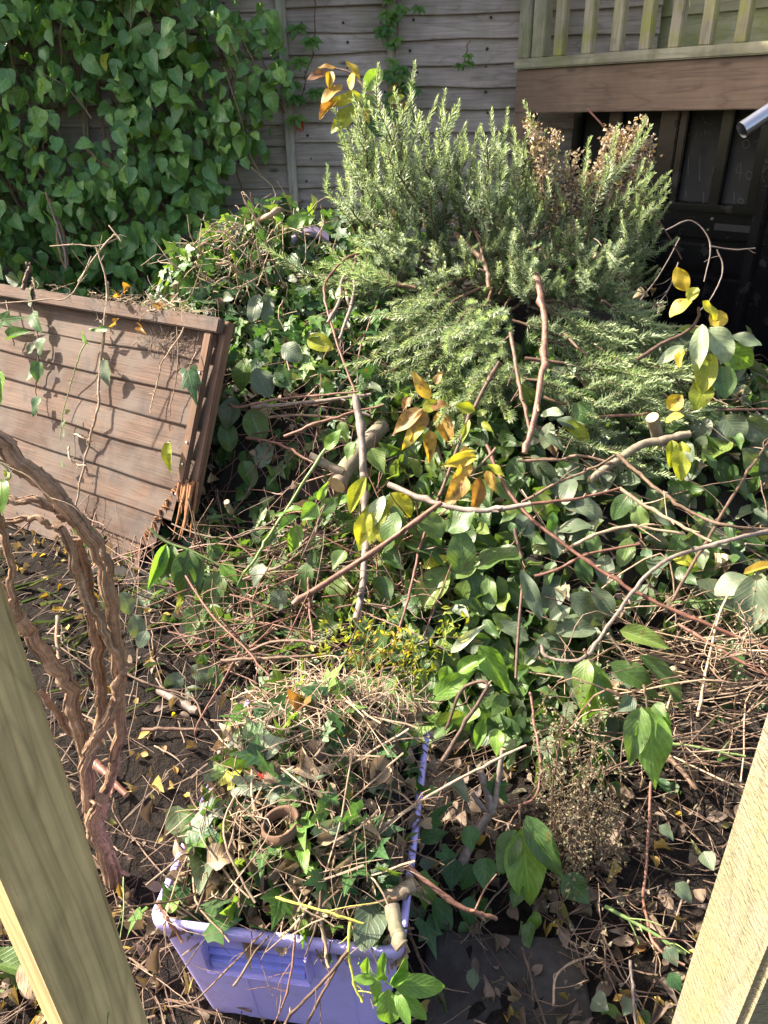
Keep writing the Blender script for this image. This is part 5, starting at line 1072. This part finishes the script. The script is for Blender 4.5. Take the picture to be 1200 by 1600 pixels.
spray('dark oval leaves under the pale straight twig', 'broad', [(985, 770, 955, 810, 28), (995, 790, 1005, 830, 26), (985, 840, 970, 885, 26), (1020, 800, 1060, 815, 26, 'dusty'), (905, 870, 920, 915, 26), (865, 800, 862, 835, 16, 'fresh'), (1050, 870, 1090, 880, 20, 'yg'), (920, 830, 935, 870, 22)], lift=.1)
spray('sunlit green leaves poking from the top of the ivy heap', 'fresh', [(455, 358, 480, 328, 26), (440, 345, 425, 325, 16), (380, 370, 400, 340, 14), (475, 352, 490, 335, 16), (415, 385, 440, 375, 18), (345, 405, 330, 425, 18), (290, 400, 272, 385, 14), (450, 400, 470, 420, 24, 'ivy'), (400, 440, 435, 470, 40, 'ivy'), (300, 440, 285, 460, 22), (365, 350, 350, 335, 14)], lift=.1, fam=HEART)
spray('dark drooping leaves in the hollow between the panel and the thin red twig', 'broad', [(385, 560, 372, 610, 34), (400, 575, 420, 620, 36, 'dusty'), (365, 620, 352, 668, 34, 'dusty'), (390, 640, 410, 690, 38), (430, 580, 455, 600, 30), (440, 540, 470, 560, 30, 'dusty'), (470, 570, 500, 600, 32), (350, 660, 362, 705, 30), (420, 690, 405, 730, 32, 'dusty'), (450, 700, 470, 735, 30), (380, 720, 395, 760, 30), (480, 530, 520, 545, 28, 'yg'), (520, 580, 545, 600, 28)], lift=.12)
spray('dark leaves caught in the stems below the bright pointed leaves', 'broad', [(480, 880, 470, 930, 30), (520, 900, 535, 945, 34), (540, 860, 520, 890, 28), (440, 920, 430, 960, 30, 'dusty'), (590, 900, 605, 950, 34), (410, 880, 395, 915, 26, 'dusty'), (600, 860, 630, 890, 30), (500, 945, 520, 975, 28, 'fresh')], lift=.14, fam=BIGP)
spray('two flat grey green leaves hanging in the ivy heap', 'dusty', [(405, 460, 392, 502, 24), (418, 460, 416, 508, 22)], lift=.1)

# loose dry leaf with spots, slate coloured shard
p = hit(478, 372, .03); mb = MB(); mb.leaves(BIGO[1], p, frames(np.array([[1, .1, .1]]), np.array([[0, -.5, .9]])), [[.09, .15, .08]], .5)
q = hit(455, 374, .03); mb = MB(); th = np.linspace(0, math.pi, 9)
ring = np.array([[q[0] + .16 * t_, q[1] + .02 * math.sin(t_ * 3), q[2] + .035 * math.sin(math.pi * t_)] for t_ in np.linspace(0, 1, 9)])
mb.grid(np.stack([ring - [0, 0, .03], ring - [0, .012, .01], ring, ring + [0, .03, .012], ring + [0, .09, .0]], 1)); tag(mb.build('slate_shard', M['purple'], loc=q), 'purple grey slate shard lying in the ivy left of the rosemary', 'slate')
# ------------------------------------------------------------------ shaggy multi stemmed vine
vine = thing('woody_vine', 'gnarled shaggy barked vine with twisting stems beside the shaded post', 'vine', at_z(168, 1400, 0))
VS = [([(-420, 380), (-290, 470), (-170, 560), (-60, 640), (0, 690), (42, 728), (85, 772), (116, 808), (140, 842), (158, 880), (172, 930), (180, 985), (187, 1040), (187, 1095), (184, 1150), (176, 1195), (166, 1235), (158, 1275)], 44, 27, 1.16),
      ([(90, 818), (108, 850), (122, 895), (140, 945), (158, 975), (176, 1010), (192, 1048)], 20, 17, 1.13),
      ([(118, 840), (135, 920), (146, 965), (154, 1020), (156, 1070), (158, 1105), (151, 1140), (140, 1180)], 27, 24, 1.18),
      ([(192, 1048), (184, 1082), (172, 1116), (154, 1146), (140, 1178), (134, 1215), (140, 1265)], 18, 30, 1.12),
      ([(-330, 700), (-180, 800), (-90, 860), (-30, 900), (10, 935), (28, 962), (48, 992), (72, 1024), (95, 1054), (112, 1086), (117, 1120), (126, 1154), (134, 1195), (138, 1245), (150, 1300), (168, 1345), (185, 1400)], 30, 34, 1.14),
      ([(158, 1250), (146, 1290), (165, 1335), (182, 1385), (190, 1440)], 34, 40, 1.11),
      ([(-300, 760), (-150, 800), (-40, 790), (0, 786), (30, 782), (58, 781), (86, 796), (100, 815)], 16, 14, 1.22),
      ([(-260, 860), (-140, 850), (-40, 830), (4, 818), (38, 812), (62, 814), (86, 822)], 14, 12, 1.26),
      ([(-10, 790), (0, 815), (8, 845), (14, 895), (20, 938), (30, 962)], 15, 13, 1.10),
      ([(60, 1080), (80, 1105), (100, 1132), (118, 1150)], 14, 14, 1.2),
      ([(160, 858), (168, 880), (172, 900)], 9, 5, 1.1)]
for j, (pts, w0_, w1_, y) in enumerate(VS):
    W = np.array([at_y(a, b, y) for a, b in pts]); W[:, 2] = np.maximum(W[:, 2], -.02)
    Pm = smooth_path(W, 7, .003); k = axial(W.mean(0)) / F / 2; rr = np.linspace(w0_, w1_, len(Pm)) * .64 * k * (1 + .035 * np.sin(np.arange(len(Pm)) * .9 + j))
    mb = MB(); mb.tube(Pm, rr, 40, .35 + .1 * math.sin(j * 2), ridge=.03, twist=3, k=5, ph=j, rough=.085)
    for q in range(26 if w0_ > 15 else 7):                       # loose strips of bark running along the stem
        i0 = rng.integers(0, max(1, len(Pm) - 12)); i1 = min(len(Pm) - 1, i0 + rng.integers(9, 26)); an = rng.uniform(0, 6.3); S = []
        for i in range(i0, i1):
            Tt = nrm(Pm[min(i + 1, len(Pm) - 1)] - Pm[max(i - 1, 0)]); X = nrm(np.cross(Tt, [.2, .9, .1])); Y = np.cross(Tt, X); aa = an + .05 * (i - i0); lift = 1.0 + .25 * ((i - i0) / (i1 - i0)) ** 3
            S.append(Pm[i] + (X * math.cos(aa) + Y * math.sin(aa)) * rr[i] * lift)
        if len(S) > 3: mb.tube(S, np.linspace(.0035, .0012, len(S)), 5, rng.random())
    for q in range(3 if w0_ > 17 else 0):                       # snapped side shoots
        i = rng.integers(3, len(Pm) - 3); d = nrm(rng.normal(0, 1, 3)); mb.tube([Pm[i], Pm[i] + d * rr[i] * 1.7, Pm[i] + d * rr[i] * 2.6], [rr[i] * .4, rr[i] * .3, rr[i] * .22], 8, rough=.1)
    mb.build('stem', M['vine'], vine)

# ------------------------------------------------------------------ roots and ivy strands on the leaning panel
def on_panel(px, py, out): return at_plane(px, py, Cn + pn * (.03 + out), pn)
def strand(name, label, pts, w_, mat, hairs=0, leaves=(), out=.012, cat='root'):
    W = np.array([on_panel(a, b, out + .01 * math.sin(i * 1.9)) for i, (a, b) in enumerate(pts)]); Pm = smooth_path(W, 7, .0025); r0 = w_ * axial(W[0]) / F / 2
    t = thing(name, label, cat, W[0]); mb = MB(); mb.tube(Pm, np.linspace(r0, r0 * .6, len(Pm)), 6)
    for k in range(hairs):
        i = rng.integers(1, len(Pm) - 1); d = nrm(rng.normal(0, 1, 3) + pn * .6 - [0, 0, .3]); L = rng.uniform(.006, .028); mb.tube(smooth_path([Pm[i], Pm[i] + d * L * .6, Pm[i] + d * L + rng.normal(0, .004, 3)], 2), np.linspace(.0012, .0005, 5), 4)
    mb.build('stem', M[mat], t)
    for bx, by, tx, ty, lw, c in leaves:
        B, Tp = on_panel(bx, by, out + .008), on_panel(tx, ty, out + .02); L = np.linalg.norm(Tp - B); n = pn + rng.normal(0, .35, 3)
        mb = MB(); mb.leaves((IVY if lw > 26 else HEART)[rng.integers(0, 5)], B, frames((Tp - B)[None], n[None]), [[lw * axial(B) / F * (1.0 if lw <= 26 else .8), L, L]], rng.random()); mb.build('leaf', M[c], t)
strand('dangling_root', 'long pale hairy root hanging down the middle of the leaning panel', [(168, 440), (166, 480), (160, 540), (155, 592), (152, 640), (143, 675), (134, 715), (124, 760), (117, 800)], 5, 'paletwig', 60)
strand('dangling_root', 'thin branching root near the right end of the leaning panel', [(298, 494), (278, 528), (254, 566), (244, 605), (235, 645)], 3, 'paletwig', 22)
strand('dangling_root', 'short curled root below the top rail of the leaning panel', [(135, 480), (148, 482), (154, 498), (160, 505)], 3, 'paletwig', 6)
strand('dangling_root', 'kinked side root low on the leaning panel', [(108, 698), (108, 714), (122, 726), (134, 728)], 4, 'paletwig', 8)
strand('dangling_root', 'small side root crossing the lower boards', [(114, 678), (130, 684), (145, 694)], 3, 'paletwig', 8)
strand('dangling_root', 'straight thin root under the top rail beside the batten', [(275, 490), (278, 560), (272, 610), (266, 650)], 2, 'twig', 8)
strand('ivy_strand', 'ivy strand hanging down the far left of the panel', [(52, 480), (58, 530), (60, 570), (56, 610), (58, 650)], 3, 'twig', 4, [(50, 490, 62, 520, 24, 'ivy'), (66, 528, 60, 556, 22, 'ivy'), (55, 540, 38, 552, 16, 'dusty'), (62, 566, 54, 598, 24, 'ivy'), (60, 620, 50, 652, 18, 'ivy'), (50, 585, 36, 594, 14, 'dusty')], cat='ivy strand')
strand('ivy_strand', 'dark ivy leaves at the left top of the panel', [(10, 470), (15, 500), (22, 540)], 3, 'twig', 3, [(0, 500, 36, 496, 30, 'ivy'), (14, 530, 48, 518, 22, 'ivy'), (46, 450, 46, 480, 24, 'dusty'), (30, 440, 8, 430, 20, 'dusty')], cat='ivy strand')
strand('ivy_strand', 'thin ivy strand with tiny leaves in the middle of the panel', [(135, 530), (120, 570), (108, 610), (98, 650), (94, 690)], 2, 'greentwig', 2, [(102, 655, 98, 684, 18, 'dusty'), (107, 645, 102, 640, 10, 'dusty'), (96, 720, 100, 730, 14, 'dusty')], cat='ivy strand')
strand('ivy_leaf', 'narrow grey green leaf lying flat beside the hairy root', [(160, 560), (165, 565)], 2, 'greentwig', 0, [(168, 563, 164, 606, 24, 'dusty')], cat='leaf')
strand('ivy_leaf', 'sunlit ivy leaf hanging beside the side batten of the panel', [(306, 550), (300, 565), (294, 578)], 2, 'paletwig', 0, [(294, 578, 304, 622, 40, 'ivy')], out=.03, cat='leaf')
strand('ivy_leaf', 'yellow green folded leaf low on the leaning panel', [(264, 690), (266, 696)], 2, 'greentwig', 0, [(266, 692, 268, 742, 20, 'yg')], out=.02, cat='leaf')
strand('ivy_leaf', 'bright small leaf near the top of the hairy root', [(140, 514), (150, 514)], 2, 'greentwig', 0, [(168, 514, 140, 516, 10, 'fresh'), (130, 520, 134, 540, 16, 'fresh')], out=.02, cat='leaf')
# debris along the top rail
mb = MB(); N = 240; s = np.concatenate([rng.normal(.36, .13, 170), rng.uniform(.05, 1.2, 70)]); P = Tn + u * s[:, None] + e * rng.normal(.0, .018, N)[:, None] + pn * rng.uniform(-.02, .06, N)[:, None]
rand_twigs(mb, P, np.tile(EZ, (N, 1)), .03, .13, .0012, .6, bend=.3); tag(mb.build('root_tangle', M['paletwig']), 'fine dry roots caught on the top rail of the panel', 'roots', kind='stuff')
mb = MB(); N = 120; s = rng.normal(.24, .08, N); P = Tn + u * s[:, None] - e * rng.uniform(.055, .15, N)[:, None] + pn * rng.uniform(.015, .03, N)[:, None]
rand_twigs(mb, P, np.tile(pn, (N, 1)), .02, .09, .0012, .1, bend=.3); tag(mb.build('root_mat', M['twig']), 'dark mat of fine roots under the top rail of the panel', 'roots', kind='stuff')
for i, (px, py) in enumerate([(205, 448), (190, 462), (250, 470), (222, 510), (182, 506)]):
    p = on_panel(px, py, .03); mb = MB(); mb.leaves(DRY[i % 4], p, frames(rng.normal(0, 1, (1, 3)), pn[None]), [[.03, .05, .05]], .4); tag(mb.build('dry_leaf', M['aut'], loc=p), 'curled yellow brown leaf caught on the top of the panel', 'leaf', 'curled leaves on top of the panel')
T3 = [('long pale bramble stem arching over the top of the panel', [(-10, 475), (30, 472), (70, 468), (104, 466), (124, 440), (143, 400)], 3, 'paletwig', 2.75),
      ('pale twig rising above the panel top', [(168, 465), (164, 430), (155, 402), (150, 385)], 4, 'paletwig', 2.75),
      ('pale dry twig bending up behind the panel', [(122, 440), (150, 400), (178, 368), (190, 378), (170, 352)], 4, 'paletwig', 3.1),
      ('dry twig reaching left behind the panel', [(78, 385), (120, 382), (150, 385), (185, 372)], 3, 'paletwig', 3.1),
      ('thin brown climber stem rising at the weeds', [(78, 318), (88, 350), (100, 390), (104, 420)], 5, 'greytwig', 3.8),
      ('knobbly stump of root at the left top of the panel', [(36, 452), (40, 432), (46, 420), (42, 410)], 9, 'twig', 2.9)]
for lab, pts, w_, mt, a in T3: twig('stem', lab, pts, w_, M[mt], 'stem', ax=a)
spray('sunlit yellow green leaf at the left edge before the panel', 'fresh', [(0, 580, 2, 632, 22)], ax=1.3, stem=[(-20, 570), (-5, 572), (2, 582)], fam=BIGP, sw=3, stemmat='greentwig')
spray('bright green leaf hanging at the left edge above the vine', 'fresh', [(2, 748, -2, 795, 26), (8, 735, 14, 752, 8, 'yg')], ax=1.15, stem=[(-20, 715), (5, 725), (15, 745), (4, 752)], fam=BIGP, sw=4, stemmat='greentwig')
twig('stem', 'thin pale stem curving across the vine at the left edge', [(-15, 715), (10, 728), (45, 745), (70, 770), (84, 782)], 3, M['paletwig'], 'stem', ax=1.12)

# ------------------------------------------------------------------ things lying on the crate clippings
def cz(px, py, extra=.0):
    z = .40
    for _ in range(4):
        p = at_z(px, py, z); q = p[:2] - cc; z = float(CHT(q @ ex, q @ ey)) + .022 + extra
    return at_z(px, py, z)
def crate_leaf(label, px, py, w_, h_, cls, ang=0, fam=IVY, lift=.0, cat='leaf', name='ivy_leaf', tilt=.25):
    p = cz(px, py, lift); k = axial(p) / F; d = np.array([math.sin(R(ang)), math.cos(R(ang)) * .9, .15]); n = np.array([0, -.45, 1.0]) + rng.normal(0, tilt, 3)
    Rm = frames(d[None], n[None]); L = h_ * k * 1.1; mb = MB(); p0 = p - nrm(d) * L * .45
    mb.leaves(fam[rng.integers(0, len(fam))], p0, Rm, [[w_ * k * (1.0 if fam is IVY else 1.05), L, L]], rng.uniform(.2, .9)); tag(mb.build(name, M[cls], loc=p), label, cat)
CL = [('large pale cream sided ivy leaf at the back of the crate', 440, 1072, 62, 46, 'pale', 60), ('washed out pale leaf in front of the cream ivy leaf', 482, 1092, 50, 34, 'pale', -60, BIGO), ('dark veined ivy leaf at the back right of the crate', 607, 1092, 44, 46, 'ivy', 10),
      ('pale folded leaf beside the green stem in the crate', 420, 1166, 38, 56, 'pale', 60, BIGP), ('yellow green ivy leaf at the left side of the crate', 366, 1212, 34, 34, 'yg', 30), ('blue green ivy leaf with pale edge in mid crate', 455, 1226, 42, 70, 'dusty', 75), ('grey green ivy leaf beside the red scrap', 392, 1228, 34, 50, 'dusty', 100),
      ('big smooth leaf hanging over the left rim of the crate', 282, 1284, 46, 80, 'dusty', 160, BIGO), ('glossy toothed ivy leaf beside the big smooth leaf', 318, 1302, 52, 50, 'ivy', 120), ('tall pointed leaf standing near the crate front', 318, 1358, 44, 84, 'dusty', 175, BIGP), ('large three lobed leaf below the curled brown leaf', 412, 1336, 46, 54, 'ivy', 180),
      ('bright ivy leaf lit from behind in mid crate', 472, 1298, 40, 52, 'fresh', 170), ('long cream leaf lying flat in mid crate', 521, 1292, 24, 76, 'pale', 80, BIGP), ('small fresh green leaf above the long cream leaf', 506, 1262, 26, 50, 'fresh', 20), ('dark star shaped ivy leaf at the right of the crate', 548, 1362, 58, 56, 'ivy', 190),
      ('narrow pale green leaf hanging in the crate front', 474, 1330, 26, 66, 'fresh', 170, BIGP), ('large dark star ivy leaf at the crate front', 436, 1416, 62, 58, 'ivy', 185), ('big pale oval leaf standing at the front right of the crate', 578, 1432, 50, 92, 'dusty', 185, BIGO), ('grey ivy leaf above the yellow green stem', 506, 1410, 42, 40, 'dusty', 200),
      ('dark ivy leaf under the front twigs by the handle', 346, 1440, 60, 40, 'ivy', 90), ('small bright leaf at the front left crate corner', 270, 1416, 20, 20, 'fresh', 40, HEART), ('dark ivy leaf drooping over the front left rim', 212, 1436, 24, 34, 'ivy', 190), ('pale ribbed leaf at the back left of the crate', 400, 1130, 22, 70, 'pale', 30, BIGP),
      ('pale oak shaped dry leaf in mid crate', 482, 1204, 34, 40, 'dry', 140, DRY), ('curled tan dry leaf at the crate left', 345, 1336, 50, 46, 'dry', 60, DRY), ('grey curled dry leaf near the crate front', 398, 1358, 34, 60, 'dry', 150, DRY), ('thin brown curled leaf right of mid crate', 518, 1238, 20, 50, 'dry', 170, DRY),
      ('tan dry leaf on the straw at the crate back', 470, 1098, 40, 34, 'aut', 20, DRY), ('orange brown dry leaf on the straw', 540, 1136, 40, 36, 'aut', 80, DRY), ('yellow leaf at the right rim of the crate', 648, 1152, 24, 22, 'yel', 40, HEART), ('brown dry leaf behind the red scrap', 430, 1210, 40, 36, 'dry', 100, DRY), ('reddish brown dry leaf at the right of the crate', 588, 1210, 36, 44, 'dry', 20, DRY),
      ('small round grey leaf at the right side of the crate', 590, 1220, 28, 28, 'dusty', 60), ('pale green leaf over the right rim of the crate', 618, 1150, 36, 40, 'dusty', 200), ('grey green leaf on the left rim of the crate', 340, 1262, 44, 40, 'dusty', 60), ('silvery leaf beside the left crate rim', 342, 1200, 26, 60, 'dusty', 40, BIGP)]
for q in CL:
    lab, px, py, w_, h_, cls, ang = q[:7]; fam = q[7] if len(q) > 7 else IVY
    crate_leaf(lab, px, py, w_, h_, cls, ang, fam, name={'dry': 'dry_leaf', 'aut': 'dry_leaf'}.get(cls, 'ivy_leaf' if fam is IVY else 'leaf'), lift=rng.uniform(0, .015))
crate_leaf('red plastic scrap among the dead leaves in the crate', 415, 1214, 16, 22, 'red', 160, DRY, name='plastic_scrap', cat='scrap')
# curled brown bark ring
p = cz(438, 1290, .01); mb = MB(); th = np.linspace(0, 2 * math.pi * .93, 22)
ring = np.stack([p[0] + .034 * np.cos(th), p[1] + .028 * np.sin(th), p[2] + .012 * np.sin(th + 1)], -1)
mb.grid(np.stack([ring - [0, 0, .012], ring + [0, 0, .012], (ring - p) * .86 + p + [0, 0, .010], (ring - p) * .84 + p - [0, 0, .012]], 1)); tag(mb.build('curled_bark', M['panelframe'], loc=p), 'curled ring of brown bark in the middle of the crate', 'bark')
# feathery yellow green sprigs standing at the back of the crate
def feathery(label, pts, n, mat, ax, size=.02, stem='greentwig', spread=.02, name='weed_sprig'):
    W = np.array([at_ax(a, b, ax) for a, b in pts]); Pm = smooth_path(W, 8, .002); t = thing(name, label, 'weed', W[0]); mb = MB(); mb.tube(Pm, np.linspace(.0018, .0008, len(Pm)), 5); L = MB()
    i = rng.integers(len(Pm) // 4, len(Pm), n); P = Pm[i] + rng.normal(0, spread, (n, 3)); scatter(L, LANCE, P, np.tile([0, -.5, .7], (n, 1)), rng.uniform(.6, 1.3, n) * size, .35, .7)
    for k in range(n // 3): mb.tube([Pm[i[k]], P[k]], [.0009, .0006], 4)
    mb.build('stem', M[stem], t); L.build('foliage', M[mat], t)
A1 = axial(cz(600, 1060))
for k, (pts, mt) in enumerate([([(600, 1080), (598, 1030), (602, 975)], 'yg'), ([(640, 1075), (632, 1020), (628, 985)], 'yel'), ([(665, 1080), (650, 1030), (640, 1000)], 'yg'), ([(560, 1060), (552, 1010), (545, 960)], 'yg'), ([(585, 1070), (570, 1020), (580, 985)], 'aut'), ([(690, 1040), (695, 990), (712, 970)], 'yg'), ([(620, 1090), (650, 1060), (680, 1020)], 'yg'), ([(520, 1050), (515, 1010), (500, 985)], 'yg')]):
    feathery('feathery yellow green weed, %s from the left at the back of the crate' % ordn[[4, 5, 6, 1, 2, 7, 3, 0][k]], pts, 34, mt, A1 + .02 * (k % 3), .022)

# ------------------------------------------------------------------ dried seed head weed and dried flower spikes
def seedweed(label, base, tips, nseed, seedmat, stemmat, ax, size, name='seed_head_weed', droop=.0, branch=26):
    B = at_ax(*base, ax); t = thing(name, label, 'dried weed', B); mb = MB(); L = MB()
    for tp in tips:
        Tp = at_ax(*tp, ax + rng.normal(0, .06)); mid = (B + Tp) / 2 + rng.normal(0, .03, 3); S = smooth_path([B + rng.normal(0, .02, 3), mid, Tp], 8, .002); mb.tube(S, np.linspace(.0022, .0009, len(S)), 5)
        for k in range(branch):
            i = rng.integers(len(S) // 3, len(S)); d = nrm(rng.normal(0, 1, 3) + [0, 0, .5]); ln = rng.uniform(.02, .06); q = S[i] + d * ln; mb.tube([S[i], (S[i] + q) / 2 + rng.normal(0, .004, 3), q], [.0009, .0008, .0005], 4)
            m = max(2, nseed // branch); P = q + rng.normal(0, size * .9, (m, 3)); scatter(L, DRY, P, rng.normal(0, 1, (m, 3)), rng.uniform(.6, 1.3, m) * size, .7, 1.0)
    mb.build('stem', M[stemmat], t); L.build('seed_heads', M[seedmat], t); return t
seedweed('tall dried weed full of tiny brown seed heads right of the hanging leaves', (905, 1440), [(880, 1120), (905, 1140), (860, 1170), (930, 1150), (950, 1190), (890, 1200), (920, 1230), (960, 1240), (870, 1240), (940, 1290), (900, 1290), (850, 1130), (890, 1090), (830, 1180), (940, 1110), (975, 1290)], 130, 'seed', 'twig', 1.72, .008)
seedweed('thin pale dried weed standing near the paving slab', (925, 1530), [(880, 1400), (935, 1380), (960, 1500), (990, 1440), (900, 1480)], 18, 'seed', 'twig', 1.55, .010, branch=8)
seedweed('wispy pale weed with few seed heads at the right of the tangle', (1180, 1020), [(1120, 960), (1150, 940), (1190, 960), (1110, 1010)], 20, 'seed', 'paletwig', 1.85, .009, branch=9)
sp = [((850, 300), (822, 185)), ((850, 330), (842, 205)), ((865, 330), (868, 200)), ((880, 340), (900, 235)), ((870, 350), (880, 270)), ((920, 330), (955, 200)), ((930, 330), (975, 195)), ((935, 320), (1004, 182)), ((940, 330), (1015, 215)), ((945, 340), (1022, 245)), ((900, 340), (928, 260)), ((860, 380), (852, 250)), ((930, 350), (975, 260)), ((890, 380), (905, 300)), ((960, 380), (1000, 300)), ((885, 330), (845, 240))]
sp.sort(key=lambda q: q[1][0])
for i, (b, tp) in enumerate(sp):
    ax = axial(hit(*(b[0], 430))) - rng.uniform(.06, .2); B, Tp = at_ax(*b, ax), at_ax(*tp, ax); S = smooth_path([B, (B + Tp) / 2 + rng.normal(0, .012, 3), Tp], 8, .003); t = thing('flower_spike', 'dried orange brown flower spike, %s from the left above the rosemary' % ordn[i], 'dried flower', B, 'dried flower spikes behind the rosemary')
    mb = MB(); mb.tube(S, np.linspace(.0025, .001, len(S)), 5); mb.build('stem', M['twig'], t); L = MB(); n = 260; f = rng.uniform(.15, 1, n) ** .8; P = S[(f * (len(S) - 1)).astype(int)] + rng.normal(0, .014, (n, 3))
    scatter(L, DRY, P, rng.normal(0, 1, (n, 3)), rng.uniform(.009, .018, n), .75, 1.0, np.clip(rng.normal(.45, .28, n), 0, 1)); L.build('florets', M['flower'], t)
twig('stem', 'dark thin bramble stem rising behind the flower spikes', [(918, 170), (950, 205), (985, 250), (1000, 300), (1030, 345), (1065, 405)], 4, M['redtwig'], 'stem', ax=axial(hit(900, 430)) - .05)
mb_w = [[(1040, 360), (1080, 345), (1110, 380), (1100, 440)], [(1110, 385), (1145, 390), (1180, 388)], [(1060, 410), (1040, 460), (1000, 500)], [(1120, 390), (1130, 420), (1115, 460), (1090, 490)], [(1000, 470), (1030, 430), (1062, 372)]]
names = ['thin grey stem curling up against the black panels', 'thin pale stem reaching right across the black panels', 'brown stem crossing behind the lying rosemary', 'wiry looping stem before the raised black panels', 'pale slanting stem between rosemary and black panels']
for lab, pts in zip(names, mb_w): twig('stem', lab, pts, 3.2, M['greytwig'], 'stem', ax=axial(hit(980, 440)) - .02)
# low plants at the bottom right
spray('small dull leaves on the soil at the foot of the sunlit post', 'dusty', [(925, 1560, 950, 1575, 34), (960, 1570, 945, 1600, 36, 'ivy'), (985, 1560, 975, 1585, 26), (1000, 1580, 1015, 1600, 24, 'ivy'), (1040, 1480, 1060, 1510, 26), (1045, 1520, 1065, 1550, 24, 'ivy'), (1055, 1380, 1085, 1410, 26), (1100, 1330, 1115, 1360, 26), (1030, 1290, 1055, 1312, 24), (740, 1512, 738, 1550, 20)], zs=.03, fam=POINT, face=.3)
